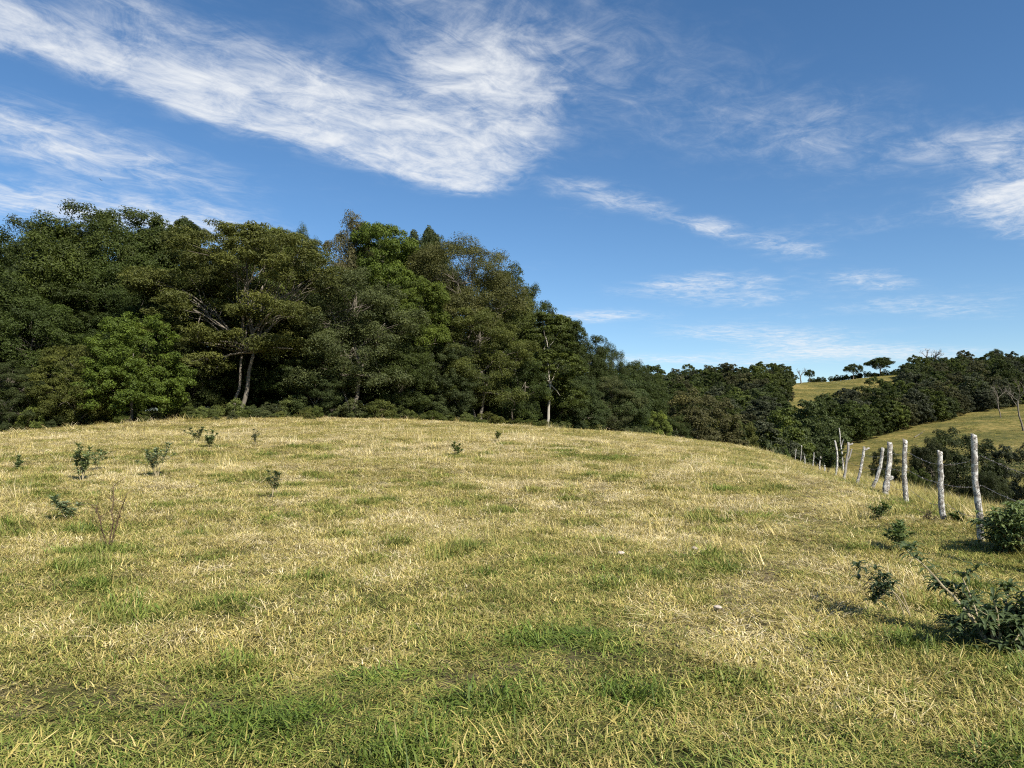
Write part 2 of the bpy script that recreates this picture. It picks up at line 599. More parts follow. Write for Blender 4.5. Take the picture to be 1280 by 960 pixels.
rr_ = np.hypot(vx, vy)
pxv = 640 + F * vx / np.maximum(vy, .1)
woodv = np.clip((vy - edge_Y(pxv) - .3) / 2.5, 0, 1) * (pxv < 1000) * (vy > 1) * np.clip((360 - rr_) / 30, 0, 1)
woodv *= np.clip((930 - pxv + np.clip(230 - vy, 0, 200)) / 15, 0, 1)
worn_v = np.exp(-(path_d(vx, vy) / .45) ** 2) * .9
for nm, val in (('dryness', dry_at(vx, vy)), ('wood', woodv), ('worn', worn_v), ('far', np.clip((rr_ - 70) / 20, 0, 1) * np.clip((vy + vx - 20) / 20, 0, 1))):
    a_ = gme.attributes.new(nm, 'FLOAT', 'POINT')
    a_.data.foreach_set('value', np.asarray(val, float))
tag(mesh_obj('ground', gme), 'gently domed pasture ground falling to a valley and rising to far hills', 'ground', kind='structure')


# ------------------------------------------------------------------ scattering (stuff only)
def scatter(name, pts, rot, scl, vid, kinds, floats=None, colour=None, mat=None):
    """one object whose points carry small plants; kinds = list of meshes"""
    col_ = bpy.data.collections.new(name + '_kinds')
    for i, me in enumerate(kinds):
        o = bpy.data.objects.new('%s_kind_%03d' % (name, i), me)
        col_.objects.link(o)
    me = bpy.data.meshes.new(name)
    me.vertices.add(len(pts))
    me.vertices.foreach_set('co', np.asarray(pts, float).ravel())
    for nm, arr in (('rot', rot), ('scl', scl)):
        a = me.attributes.new(nm, 'FLOAT_VECTOR', 'POINT')
        a.data.foreach_set('vector', np.asarray(arr, float).ravel())
    a = me.attributes.new('vid', 'INT', 'POINT')
    a.data.foreach_set('value', np.asarray(vid, np.int32))
    for nm, arr in (floats or {}).items():
        a = me.attributes.new(nm, 'FLOAT', 'POINT')
        a.data.foreach_set('value', np.asarray(arr, float))
    if colour is not None:
        a = me.attributes.new('icol', 'FLOAT_COLOR', 'POINT')
        a.data.foreach_set('color', np.hstack([colour, np.ones((len(colour), 1))]).ravel())
    me.update()
    if mat:
        me.materials.append(mat)
    ob = mesh_obj(name, me)
    g = bpy.data.node_groups.new(name, 'GeometryNodeTree')
    g.interface.new_socket('Geometry', in_out='INPUT', socket_type='NodeSocketGeometry')
    g.interface.new_socket('Geometry', in_out='OUTPUT', socket_type='NodeSocketGeometry')
    N = g.nodes
    gi, go = N.new('NodeGroupInput'), N.new('NodeGroupOutput')
    ci = N.new('GeometryNodeCollectionInfo')
    ci.inputs['Collection'].default_value = col_
    ci.inputs['Separate Children'].default_value = True
    ci.inputs['Reset Children'].default_value = True
    ip = N.new('GeometryNodeInstanceOnPoints')
    ip.inputs['Pick Instance'].default_value = True

    def named(nm, dt):
        q = N.new('GeometryNodeInputNamedAttribute')
        q.data_type = dt
        q.inputs['Name'].default_value = nm
        return [s for s in q.outputs if s.enabled and s.name == 'Attribute'][0]
    Lk = g.links.new
    Lk(gi.outputs[0], ip.inputs['Points'])
    Lk(ci.outputs[0], ip.inputs['Instance'])
    Lk(named('vid', 'INT'), ip.inputs['Instance Index'])
    Lk(named('rot', 'FLOAT_VECTOR'), ip.inputs['Rotation'])
    Lk(named('scl', 'FLOAT_VECTOR'), ip.inputs['Scale'])
    Lk(ip.outputs[0], go.inputs[0])
    md = ob.modifiers.new('scatter', 'NODES')
    md.node_group = g
    return ob


# ------------------------------------------------------------------ trees
def crown(mb, r, lobes, npads, pad, flat, nleaf, leaf, upw=.8, low=-.35, inner=.08, spread=.27, droop=0.0):
    """leaf pads spread over the outside of the lobes; returns the pad centres"""
    lobes = [(np.array(c, float), np.array(q, float)) for c, q in lobes]
    wts = np.array([(q[0] * q[1] + q[0] * q[2]) for _, q in lobes])
    wts /= wts.sum()
    cs, outd = [], []
    while len(cs) < npads:
        c, q = lobes[r.choice(len(lobes), p=wts)]
        d = unit(r.normal(size=3))
        if d[2] < low:
            continue
        p = c + q * d * r.uniform(.72, 1.0)
        if any((((p - c2) / q2) ** 2).sum() < .45 for c2, q2 in lobes):
            continue
        if cs and r.random() < .75 and min(np.linalg.norm((np.array(cs) - p) * (1, 1, 1.6), axis=1)) < pad[0] * .75:
            continue
        cs.append(p)
        outd.append(unit(d / q))
    cs, outd = np.array(cs), np.array(outd)
    per = nleaf // npads
    fz = min(1.0, flat * 1.45)
    for p, o in zip(cs, outd):
        R_ = r.uniform(*pad)
        k = r.integers(6, 11)
        ax = unit(o * .6 + np.array((0, 0, upw * .9)))
        sub = unit(r.normal(size=(k, 3)) + ax * .9) * R_ * r.uniform(.35, .85, (k, 1)) * (1, 1, fz)
        sub[:, 2] -= droop * np.hypot(sub[:, 0], sub[:, 1])
        rs = R_ * spread * 1.5 * r.uniform(.6, 1.3, k)
        n = int(per * r.uniform(.7, 1.3) * (R_ / np.mean(pad)) ** 1.5) + 6
        si = r.choice(k, n, p=rs ** 2 / (rs ** 2).sum())
        nd = unit(r.normal(size=(n, 3)) + ax * .75)
        P = p + sub[si] + nd * rs[si][:, None] * (1, 1, fz) * r.uniform(.55, 1.12, (n, 1))
        N = unit(nd * (1, 1, 1 + upw * .3) + r.normal(size=(n, 3)) * .38)
        T = r.normal(size=(n, 3)) + (0, 0, -.5) + o * .4
        s = r.uniform(.6, 1.4, n)
        tint = np.clip(.5 + r.normal() * .12 + r.normal(size=k)[si] * .07 + r.normal(size=n) * .12, 0, 1)
        leaves(mb, P, N, T, leaf[0] * s, leaf[1] * s, tint)
    n = int(nleaf * inner)
    if n:
        li = r.choice(len(lobes), n, p=wts)
        d = unit(r.normal(size=(n, 3))) * (r.uniform(.1, .95, n) ** .5)[:, None]
        P = np.array([lobes[i][0] for i in li]) + d * np.array([lobes[i][1] for i in li])
        leaves(mb, P, unit(r.normal(size=(n, 3)) + (0, 0, .5)), r.normal(size=(n, 3)), leaf[0], leaf[1], np.clip(.4 + r.normal(size=n) * .15, 0, 1))
    return cs


def curve_pts(a, b, r, n=6, wob=.1, sag=0.0):
    a, b = np.asarray(a, float), np.asarray(b, float)
    s = np.linspace(0, 1, n)[:, None]
    L = np.linalg.norm(b - a)
    p = a + (b - a) * s
    k = r.normal(size=(n, 3)) * wob * L * .35
    k = np.cumsum(k, 0) * .5
    p = p + (k - k[-1] * s) * np.sin(s * PI)
    p[:, 2] += (np.sin(s[:, 0] * PI)) * sag * L
    return p


def limbs(mb, r, base, fork, lobes, pads, r0, nb=10, lean=(0, 0), stems=1, twigs=0):
    fork = np.array(fork, float)
    for s in range(stems):
        b0 = np.array(base, float) + (0 if s == 0 else 1) * np.array((r.uniform(-.7, .7), r.uniform(-.5, .5), 0))
        f0 = fork + (0 if s == 0 else 1) * r.normal(size=3) * (.8, .5, .6)
        p = curve_pts(b0 - (0, 0, .4), f0, r, 9, .06)
        rad_ = r0 * (1 - .35 * np.linspace(0, 1, 9)) * (1 if s == 0 else .7)
        rad_[0] *= 1.7
        rad_[1] *= 1.2
        mb.tube(p, rad_, 9, bump=.05, seed=int(r.integers(1e6)))
        ends = []
        for c, q in lobes:
            c = np.array(c, float)
            e = c + (0, 0, q[2] * .15)
            pp = curve_pts(f0, e, r, 7, .10, .05)
            mb.tube(pp, np.linspace(r0 * .55, r0 * .18, 7), 7, bump=.05, seed=int(r.integers(1e6)))
            ends.append(pp)
        if len(pads):
            for i in r.choice(len(pads), min(nb, len(pads)), replace=False):
                d = [np.linalg.norm(e[3] - pads[i]) for e in ends]
                e = ends[int(np.argmin(d))]
                pp = curve_pts(e[r.integers(2, 6)], pads[i] - (0, 0, .15), r, 7, .14, .04)
                mb.tube(pp, np.linspace(r0 * .22, r0 * .05, 7), 5)
                for _ in range(twigs):
                    j = r.integers(2, 6)
                    mb.tube(curve_pts(pp[j], pp[j] + r.normal(size=3) * (.7, .7, .4) + (0, 0, .3), r, 4, .1), np.linspace(r0 * .09, r0 * .03, 4), 4)


PROTO = {}


def proto(kind, seed, build, bark=None):
    r = np.random.default_rng(seed)
    cm, tm = MB(), MB()
    build(r, cm, tm)
    me = cm.mesh(kind + '_crown', M_LEAF)
    tme = tm.mesh(kind + '_trunk', bark or M_BARK, True)
    V = np.vstack(cm.V)
    H = np.percentile(V[:, 2], 99.8)
    Wd = np.percentile(V[:, 0], 99) - np.percentile(V[:, 0], 1)
    PROTO[kind] = (me, tme, H, Wd)


def b_dome(r, cm, tm):
    lob = [((0, 0, 9.0), (3.4, 3.4, 4.2)), ((-2.4, .5, 7), (2.6, 2.4, 3.2)), ((2.4, -.4, 7.2), (2.6, 2.4, 3.4)), ((.3, -2.0, 5.4), (2.8, 2.2, 3.2)), ((-.6, 1.8, 6), (2.8, 2.4, 3.6)), ((0, 0, 3.2), (3.6, 3.4, 2.6))]
    p = crown(cm, r, lob, 140, (.8, 1.5), .62, 100000, (.145, .072), low=-.5)
    limbs(tm, r, (0, 0, 0), (0, 0, 3.6), lob[:5], p, .26, 14)


def b_layer(r, cm, tm):
    lob = [((-.2, 0, 10.2), (4.6, 4.2, 1.7)), ((-3.6, -.5, 7.9), (2.6, 2.5, 1.3)), ((3.2, -.3, 8.4), (2.6, 2.4, 1.4)), ((.6, -1.9, 8.6), (2.6, 2.2, 1.3)), ((-2.2, -2.2, 6.4), (2.4, 1.8, .8)),
           ((1.9, -2.2, 6.1), (2.1, 1.6, .8)), ((-3.9, -.8, 4.8), (2.3, 1.8, .8)), ((.2, 1.8, 8.6), (3.4, 2.4, 1.8)), ((-.6, -2.4, 4.5), (1.6, 1.2, .55)), ((2.9, -1.0, 4.2), (1.7, 1.4, .7)),
           ((-2.6, -1.9, 3.0), (1.7, 1.3, .6)), ((0, 2.5, 5.5), (3.8, 1.6, 2.2))]
    p = crown(cm, r, lob, 220, (.75, 1.4), .36, 130000, (.135, .06), upw=1.3, low=-.12, inner=.02, spread=.25)
    limbs(tm, r, (-.5, 0, 0), (.4, 0, 4.2), lob, p, .135, 40, stems=2, twigs=1)


def b_round(r, cm, tm):
    lob = [((0, 0, 4.4), (2.6, 2.6, 3.6)), ((-.5, -.4, 2.6), (3.0, 2.9, 2.5)), ((.9, .2, 2.4), (2.8, 2.8, 2.3))]
    p = crown(cm, r, lob, 120, (.55, 1.0), .5, 64000, (.13, .074), low=-.75)
    limbs(tm, r, (0, 0, 0), (0, 0, 1.6), lob, p, .14, 8)


def b_tall(r, cm, tm):
    lob = [((0, 0, 13.2), (2.7, 2.6, 2.1)), ((-1.4, .3, 11.0), (2.1, 2.0, 1.7)), ((1.7, -.3, 10.8), (2.1, 2.0, 1.8)), ((.2, -1.1, 8.6), (2.3, 2.0, 1.6)), ((-.8, .6, 6.2), (1.9, 1.8, 1.5)), ((1.2, -.2, 5.2), (1.7, 1.6, 1.3))]
    p = crown(cm, r, lob, 110, (.7, 1.3), .6, 80000, (.15, .085), inner=.05)
    limbs(tm, r, (0, 0, 0), (.2, 0, 6.5), lob, p, .24, 16, twigs=1)


def b_airy(r, cm, tm):
    lob = [((0, 0, 11.6), (3.2, 3.0, 2.1)), ((-2.0, 0, 9.6), (2.3, 2.1, 1.7)), ((2.3, -.2, 9.4), (2.4, 2.2, 1.7)), ((.2, -1.4, 8.0), (2.2, 1.9, 1.4))]
    p = crown(cm, r, lob, 110, (.6, 1.2), .6, 84000, (.12, .05), upw=.8, inner=.04, spread=.42)
    limbs(tm, r, (0, 0, 0), (.2, 0, 5.4), lob, p, .18, 36, twigs=2)


def b_bushy(r, cm, tm):
    lob = [((0, 0, 5.8), (2.6, 2.5, 2.8)), ((-1.7, -.3, 4.0), (2.0, 2.0, 2.2)), ((1.7, .2, 4.2), (2.1, 2.0, 2.2)), ((0, -1.2, 3.0), (2.3, 1.9, 2.2)), ((0, 0, 1.6), (2.4, 2.2, 1.5))]
    p = crown(cm, r, lob, 120, (.6, 1.1), .62, 72000, (.12, .062), low=-.6, inner=.06)
    limbs(tm, r, (0, 0, 0), (0, 0, 1.8), lob, p, .15, 16, stems=2, twigs=1)


def b_grey(r, cm, tm):
    lob = [((0, 0, 9.4), (2.6, 2.5, 2.3)), ((-1.7, -.2, 7.2), (2.0, 1.9, 1.7)), ((1.9, .1, 7.4), (2.1, 1.9, 1.8)), ((.2, -1.5, 5.2), (2.3, 1.8, 1.7)), ((-1.2, -.9, 3.2), (2.0, 1.7, 1.4)), ((1.5, -.7, 3.0), (1.8, 1.6, 1.3))]
    p = crown(cm, r, lob, 130, (.55, 1.05), .6, 66000, (.13, .06), upw=.6, inner=.05, spread=.33, droop=.15)
    limbs(tm, r, (0, 0, 0), (.3, 0, 3.4), lob, p, .16, 30, stems=2, twigs=2)


def b_slim(r, cm, tm):
    lob = [((0, 0, 7.6), (1.7, 1.7, 2.0)), ((-.7, .2, 5.8), (1.4, 1.3, 1.3)), ((.8, -.1, 5.4), (1.5, 1.4, 1.3)), ((0, -.3, 4.2), (1.5, 1.3, .9)), ((-.9, .5, 3.2), (1.2, 1.0, .8)), ((.9, .3, 3.0), (1.1, 1.0, .8))]
    p = crown(cm, r, lob, 60, (.45, .85), .4, 32000, (.14, .075), inner=.04)
    limbs(tm, r, (0, 0, 0), (.25, 0, 4.0), lob, p, .095, 10, twigs=0)


def b_shrub(r, cm, tm):
    lob = [((0, 0, .9), (.9, .9, .9)), ((-.6, .1, .6), (.7, .6, .6)), ((.6, -.1, .65), (.7, .6, .6))]
    p = crown(cm, r, lob, 40, (.25, .45), .5, 3800, (.14, .06), low=-.5, spread=.4)
    limbs(tm, r, (0, 0, 0), (0, 0, .35), lob, p, .03, 14, stems=2)


proto('dome', 101, b_dome)
proto('dome_b', 102, b_dome)
proto('layer', 103, b_layer)
proto('round', 104, b_round)
proto('tall', 105, b_tall)
proto('tall_b', 106, b_tall)
proto('airy', 107, b_airy)
proto('bushy', 108, b_bushy)
proto('bushy_b', 109, b_bushy)
proto('grey', 110, b_grey)
proto('slim', 111, b_slim, M_BARK_MID)


def b_oak(r, cm, tm):
    lob = [((0, 0, 4.6), (2.9, 2.7, 1.7)), ((-1.7, 0, 3.7), (1.9, 1.8, 1.1)), ((1.9, 0, 3.6), (1.9, 1.8, 1.2))]
    p = crown(cm, r, lob, 70, (.5, .95), .6, 16000, (.2, .12), low=-.3)
    limbs(tm, r, (0, 0, 0), (.1, 0, 2.2), lob, p, .22, 14)


proto('oak', 114, b_oak)
proto('shrub', 112, b_shrub, M_STEM)
proto('shrub_b', 113, b_shrub, M_STEM)

DARK, MID, BRIGHT = (.042, .057, .013), (.061, .078, .016), (.080, .112, .017)
OLIVE, BROWN, GREY, DUST = (.083, .093, .022), (.084, .079, .026), (.070, .083, .031), (.052, .068, .023)
LIME = (.130, .155, .032)


def tree(kind, name, px, top, Y, wpx, colour, label, cat='tree', group=None, rz=None, depth=None):
    me, tme, H, Wd = PROTO[kind]
    x = at(px, 545, Y)[0]
    z0 = hz(x, Y)
    zt = at(px, top, Y)[2]
    sz = max(zt - z0, .3) / H
    sx = (wpx / F * Y) / Wd
    o = empty(name, (x, Y, z0 - .05), random.uniform(0, 6.28) if rz is None else rz, (sx, sx, sz))
    t_ = mesh_obj('trunk', tme, o)
    c_ = mesh_obj('crown', me, o)
    c_.color = (*colour, 1)
    tag(o, label, cat, group)
    return o


def jit(c, k=.14):
    f = random.uniform(1 - k, 1 + k)
    return tuple(q * f * random.uniform(1 - k * .5, 1 + k * .5) for q in c)


GE = 'trees along the front of the wood'
FRONT = [
    ('dome', 'evergreen_tree', -70, 285, 47, 210, DARK, 'dark evergreen at the very left edge of the picture'),
    ('dome_b', 'evergreen_tree', 40, 273, 57, 190, MID, 'broad domed evergreen rising over the left corner of the meadow'),
    ('dome', 'evergreen_tree', 135, 264, 60, 200, MID, 'tallest rounded dark green crown of the left skyline'),
    ('tall', 'evergreen_tree', 205, 274, 62, 110, DARK, 'dark glossy tree where the left skyline steps down'),
    ('bushy', 'bushy_tree', 35, 378, 46.5, 150, DARK, 'dark low tree in front of the broad domed evergreen'),
    ('round', 'bushy_tree', 163, 390, 46, 128, BRIGHT, 'rounded fresh green bushy tree reaching down to the grass'),
    ('bushy_b', 'bushy_tree', 92, 432, 45, 105, OLIVE, 'brown-tinged bushy tree left of the rounded fresh green one'),
    ('grey', 'bushy_tree', 8, 450, 43.5, 80, DUST, 'grey-green scrubby tree at the left foot of the wood'),
    ('layer', 'layered_tree', 306, 286, 51.5, 235, OLIVE, 'wide olive tree with flat tiered foliage and a leaning forked trunk'),
    ('tall_b', 'skyline_tree', 340, 282, 66, 62, LIME, 'yellowish rounded tuft of a crown peeking over the tiered olive tree'),
    ('airy', 'skyline_tree', 372, 283, 67, 50, DARK, 'thin dark sprigs standing above the tiered olive tree'),
    ('bushy', 'understorey_tree', 240, 420, 52.5, 90, DARK, 'dark understorey tree right of the fresh green bushy one'),
    ('dome_b', 'skyline_tree', 434, 271, 63, 104, (.082, .078, .032), 'brown-grey crown with the highest tip beside the bright green top'),
    ('tall_b', 'skyline_tree', 478, 277, 61, 112, BRIGHT, 'bright green high crown standing against the sky'),
    ('grey', 'branchy_tree', 442, 335, 53.5, 150, GREY, 'grey-green tree showing pale forked branches in mid wood'),
    ('tall', 'skyline_tree', 526, 287, 66, 66, DUST, 'slim dark spire between the bright green and the feathery crowns'),
    ('tall', 'leafy_tree', 522, 350, 57, 84, BRIGHT, 'fresh green leafy crown halfway up below the slim spire'),
    ('airy', 'feathery_tree', 572, 298, 62, 150, (.088, .088, .029), 'feathery brownish tree with sky showing through its thin crown'),
    ('bushy_b', 'bushy_tree', 392, 440, 53, 96, DUST, 'dull blue-green bushy tree right of the forked trunk'),
    ('bushy', 'bushy_tree', 500, 425, 55.5, 100, DARK, 'dark bushy tree under the bright green high crown'),
    ('grey', 'branchy_tree', 600, 385, 58.5, 120, OLIVE, 'brown-olive tree with thin pale stems below the feathery crown'),
    ('bushy_b', 'bushy_tree', 556, 430, 57, 90, DUST, 'shaded blue-green bush tree at the middle foot of the wood'),
    ('dome', 'evergreen_tree', 628, 336, 67, 110, MID, 'dark rounded evergreen where the skyline starts to fall'),
    ('dome_b', 'evergreen_tree', 664, 358, 71, 90, DARK, 'second dark evergreen down the falling skyline'),
    ('bushy', 'bushy_tree', 640, 425, 61, 90, DARK, 'dark bushy tree left of the white trunk'),
    ('slim', 'white_trunked_tree', 683, 392, 63.5, 84, MID, 'slender tree with a bare white trunk at the wood edge'),
    ('tall', 'evergreen_tree', 700, 398, 74, 72, DARK, 'narrow dark tree just right of the white trunk'),
    ('dome', 'evergreen_tree', 735, 420, 80, 84, DARK, 'dark evergreen midway down the falling skyline'),
    ('bushy_b', 'bushy_tree', 722, 470, 68, 80, DUST, 'grey-green bushes right of the white trunk'),
    ('airy', 'skyline_tree', 762, 430, 85, 48, DARK, 'small open crown at the lower end of the falling skyline'),
    ('grey', 'branchy_tree', 766, 470, 73, 70, GREY, 'thin-stemmed scrubby tree on the lower wood edge'),
    ('dome_b', 'evergreen_tree', 800, 452, 98, 90, DARK, 'dark evergreen behind the small lime-green tree'),
    ('round', 'lime_green_tree', 819, 514, 78, 46, LIME, 'small lime-green tree on the lower wood edge'),
    ('round', 'brown_dome_tree', 872, 488, 92, 112, (.078, .074, .028), 'broad brown-green dome-shaped tree above the crest of the meadow'),
    ('bushy', 'bushy_tree', 842, 520, 86, 60, DARK, 'dark bush between the lime-green tree and the brown dome'),
    ('round', 'bushy_tree', 918, 520, 98, 64, OLIVE, 'olive bushy tree right of the brown dome'),
    ('shrub', 'leafy_shrub', 790, 545, 72, 40, OLIVE, 'low olive shrub left of the lime-green tree'),
]
for i, (k, nm, px, top, Y, wp, c, lb) in enumerate(FRONT):
    rz = 0.0 if k in ('layer', 'grey', 'airy', 'slim') else None
    tree(k, nm, px, top, Y, wp, jit(c, .06), lb, 'tree' if 'shrub' not in nm else 'shrub', GE, rz)

SIL = np.array([(-300, 300), (-50, 285), (0, 283), (40, 276), (100, 268), (160, 268), (200, 280), (235, 300), (270, 302), (320, 292), (350, 290), (385, 300), (405, 318), (430, 290), (470, 288), (520, 300),
                (560, 310), (600, 335), (630, 350), (660, 368), (680, 385), (700, 410), (740, 432), (765, 440), (800, 458)], float)
SHORT = [(-70, 'dark evergreen at the very left edge'), (40, 'broad domed evergreen'), (135, 'tallest rounded left crown'), (163, 'rounded fresh green bushy tree'), (205, 'dark glossy tree'), (306, 'tiered olive tree'),
         (340, 'yellowish tuft'), (392, 'dull blue-green bushy tree'), (432, 'brown-grey crown'), (478, 'bright green high crown'), (526, 'slim dark spire'), (572, 'feathery brownish tree'), (628, 'dark evergreen where the skyline falls'),
         (664, 'second evergreen on the falling skyline'), (683, 'white-trunked tree'), (735, 'dark evergreen midway down the skyline'), (766, 'thin-stemmed scrubby tree')]
ROWS = [(4.5, 76, 'low dark bush in the shade close behind the'), (7.5, 74, 'dark tree in the second row behind the'), (11, 70, 'low dense dark tree deep behind the'), (14, 80, 'dark tree in the third row behind the'), (23, 86, 'dark tree deep in the wood behind the')]
for row, (dY, dpx, ph) in enumerate(ROWS):
    used = set()
    for px in np.arange(-230, 790, dpx):
        px = px + random.uniform(-18, 18) + row * 22
        Y = float(edge_Y(px)) + dY + random.uniform(-1.5, 2)
        sil = float(np.interp(px, SIL[:, 0], SIL[:, 1]))
        top = sil + (0, random.uniform(55, 100), 0, random.uniform(22, 60) * (.4 if px < 240 else .6), random.uniform(10, 30) * (.3 if px < 240 else .6))[row]
        kd = random.choice(['dome', 'dome_b', 'tall', 'tall_b', 'bushy', 'bushy_b'])
        wp = random.uniform(115, 165) * 52 / Y
        if row >= 3 and px < 240:
            kd, wp = random.choice(['dome', 'dome_b']), wp * 1.35
        if row == 0:
            kd, top, wp = random.choice(['bushy', 'bushy_b', 'round']), max(sil + 110, random.uniform(425, 455)), random.uniform(90, 115)
        if row == 2:
            kd, top, wp = 'round', max(sil + 100, random.uniform(415, 440)), random.uniform(95, 115)
        near_ = sorted((q for q in SHORT if q[0] not in used), key=lambda q: abs(q[0] - px))[0]
        used.add(near_[0])
        tree(kd, 'wood_tree', px, min(top, 470), Y, wp, jit(random.choice([DARK, DARK, MID, DUST]), .15), ph + ' ' + near_[1], 'tree', 'trees behind the front of the wood')

# undergrowth along the foot of the wood
GS = 'shrubs at the foot of the wood'
for px, top, dY, wp, c, lb in [
        (38, 505, -1.2, 34, LIME, 'upright pale green clump at the left foot of the wood'),
        (120, 505, -.6, 40, DUST, 'low grey-green shrub below the brown-tinged tree'),
        (233, 503, -.6, 22, MID, 'small shrub in the dark gap left of the leaning trunk'),
        (385, 508, -.8, 30, OLIVE, 'low weedy shrub right of the two trunks'),
        (440, 497, -.8, 40, GREY, 'yellow-grey shrub below the branchy grey-green tree'),
        (477, 498, -1.2, 46, OLIVE, 'olive shrub standing out from the middle of the wood edge'),
        (540, 512, -.8, 36, MID, 'green shrub below the feathery tree'),
        (610, 514, -.8, 44, OLIVE, 'olive-green shrub left of the white trunk'),
        (652, 522, -1.0, 40, MID, 'shrub close beside the foot of the white trunk'),
        (742, 530, -1.0, 38, OLIVE, 'shrub on the wood edge where the meadow dips')]:
    tree(random.choice(['shrub', 'shrub_b']), 'edge_shrub', px, top, float(edge_Y(px)) + dY, wp, jit(c, .1), lb, 'shrub', GS)
n = 800
px = rng.uniform(-200, 960, n)
Y = edge_Y(px) + rng.normal(size=n) * 1.1 + .3
Y = np.where(rng.random(n) < .25, Y + rng.uniform(0, 8, n), Y)
X = (px - 640) / F * Y
pts = np.stack([X, Y, height(X, Y) - .05], -1)
s = rng.uniform(.10, .42, n) * np.where(rng.random(n) < .08, 1.8, 1)
cols = np.array([MID, OLIVE, DUST, GREY, (.09, .11, .03)])[rng.integers(0, 5, n)] * rng.uniform(.7, 1.3, (n, 1))
SH_I = []
for kd in ('shrub', 'shrub_b'):
    m2 = PROTO[kd][0].copy()
    m2.materials[0] = M_LEAF_I
    SH_I.append(m2)
o = scatter('undergrowth', pts, np.stack([np.zeros(n), np.zeros(n), rng.uniform(0, 6.28, n)], -1), np.stack([s, s, s * rng.uniform(.7, 1.3, n)], -1), rng.integers(0, 2, n), SH_I, colour=cols, mat=M_LEAF_I)
tag(o, 'low weeds and saplings along the foot of the wood', 'undergrowth', kind='stuff')


# ------------------------------------------------------------------ far woods (read as one mass)
def far_crown(seed, tall=1.0):
    r = np.random.default_rng(seed)
    m_ = MB()
    lob = [((0, 0, 5.6 * tall), (2.8, 2.8, 2.6 * tall)), ((-1.7, .2, 4.2 * tall), (2.2, 2.2, 2.2)), ((1.8, -.3, 4.4 * tall), (2.2, 2.2, 2.2)), ((0, -.6, 2.4), (2.9, 2.8, 2.2))]
    crown(m_, r, lob, 70, (.6, 1.15), .45, 13000, (.30, .18), low=-.6, inner=.1)
    return m_.mesh('far_crown', M_LEAF_I)


FAR = [far_crown(300), far_crown(301, 1.25), far_crown(302, .85), far_crown(303, 1.1)]


def poly_in(px, py_, poly):
    ins = np.zeros(len(px), bool)
    j = len(poly) - 1
    for i in range(len(poly)):
        (xi, yi), (xj, yj) = poly[i], poly[j]
        c = ((yi > py_) != (yj > py_)) & (px < (xj - xi) * (py_ - yi) / (yj - yi + 1e-9) + xi)
        ins ^= c
        j = i
    return ins


def ground_pixels(x, y):
    z = height(x, y) - EYE
    c, s_ = math.cos(PITCH), math.sin(PITCH)
    dp = y * c + z * s_
    up = -y * s_ + z * c
    return 640 + F * x / dp, 480 - F * up / dp


GAP = [(972, 516), (998, 488), (1008, 476), (1130, 467), (1115, 474), (1080, 478), (1065, 482), (1034, 485), (1017, 494), (1006, 508)]     # the upper pasture between the woods


def clear_of_pasture(x, y):
    """false where a tree would stand in the open strip of the upper pasture or hide it"""
    bpx, bpy_ = ground_pixels(x, y)
    ok = np.ones(len(x), bool)
    for dx in (-2.6, 0, 2.6):
        for dz in (0, 2.2, 4.4, 6.4, 7.8, 9.0):
            ok &= ~poly_in(bpx + dx * F / y, bpy_ - dz * F / y, GAP)
    return ok


def far_wood(name, cand, label, size=(.6, 1.3)):
    kept = []
    cell = {}
    cand = cand[clear_of_pasture(cand[:, 0], cand[:, 1])]
    for x, y in cand:
        key = (int(x // 4), int(y // 4))
        if any(math.hypot(x - a, y - b) < 3.4 for i in (-1, 0, 1) for j in (-1, 0, 1) for a, b in cell.get((key[0] + i, key[1] + j), ())):
            continue
        cell.setdefault(key, []).append((x, y))
        kept.append((x, y))
    P = np.array(kept)
    n = len(P)
    s = rng.uniform(*size, n) * np.clip(1.25 - (P[:, 1] - 200) / 300, .60, 1.0)
    pts = np.stack([P[:, 0], P[:, 1], height(P[:, 0], P[:, 1]) - .4], -1)
    pal = np.array([DARK, DARK, DUST, MID, (.06, .062, .026), (.05, .058, .032)])
    cols = pal[rng.integers(0, len(pal), n)] * rng.uniform(.75, 1.3, (n, 1))
    o = scatter(name, pts, np.stack([np.zeros(n), np.zeros(n), rng.uniform(0, 6.28, n)], -1), np.stack([s, s, s * rng.uniform(.8, 1.1, n)], -1), rng.integers(0, 4, n), FAR, colour=cols, mat=M_LEAF_I)
    return tag(o, label, 'wood', kind='stuff')


N_ = 60000
cx = rng.uniform(-30, 130, N_)
cyv = rng.uniform(96, 345, N_)
gpx, gpy = ground_pixels(cx, cyv)
wood_ok = (gpx > 740) & (gpx < 985 + np.clip(245 - cyv, 0, 120) * .42) & (cyv > 92 + np.clip(gpx - 850, 0, 200) * .12)
far_wood('far_wood', np.stack([cx[wood_ok], cyv[wood_ok]], -1)[:9000], 'dark wood climbing the far hillside behind the meadow crest')
cx = rng.uniform(40, 330, N_)
cyv = rng.uniform(130, 350, N_)
gpx, gpy = ground_pixels(cx, cyv)
lowb = np.interp(gpx, [1000, 1060, 1130, 1200, 1280, 1420, 1600], [155, 157, 172, 185, 196, 203, 205])
upb = np.interp(gpx, [1000, 1030, 1060, 1100, 1130, 1180, 1600], [245, 255, 268, 300, 325, 348, 348])
band = (gpx > 1003) & (cyv > lowb) & (cyv < upb) & (gpx < 1620)
far_wood('tree_band', np.stack([cx[band], cyv[band]], -1)[:14000], 'dark band of trees crossing the far hill above the lower pasture', (.62, 1.25))


# ------------------------------------------------------------------ single trees of the far hill
GR = 'trees on the far ridge'


def far_tree(kind, name, px, base, top, Y, wpx, colour, label, rz=None):
    """a tree whose foot is on the hill"""
    return tree(kind, name, px, top, Y, wpx, colour, label, 'tree', GR, rz)


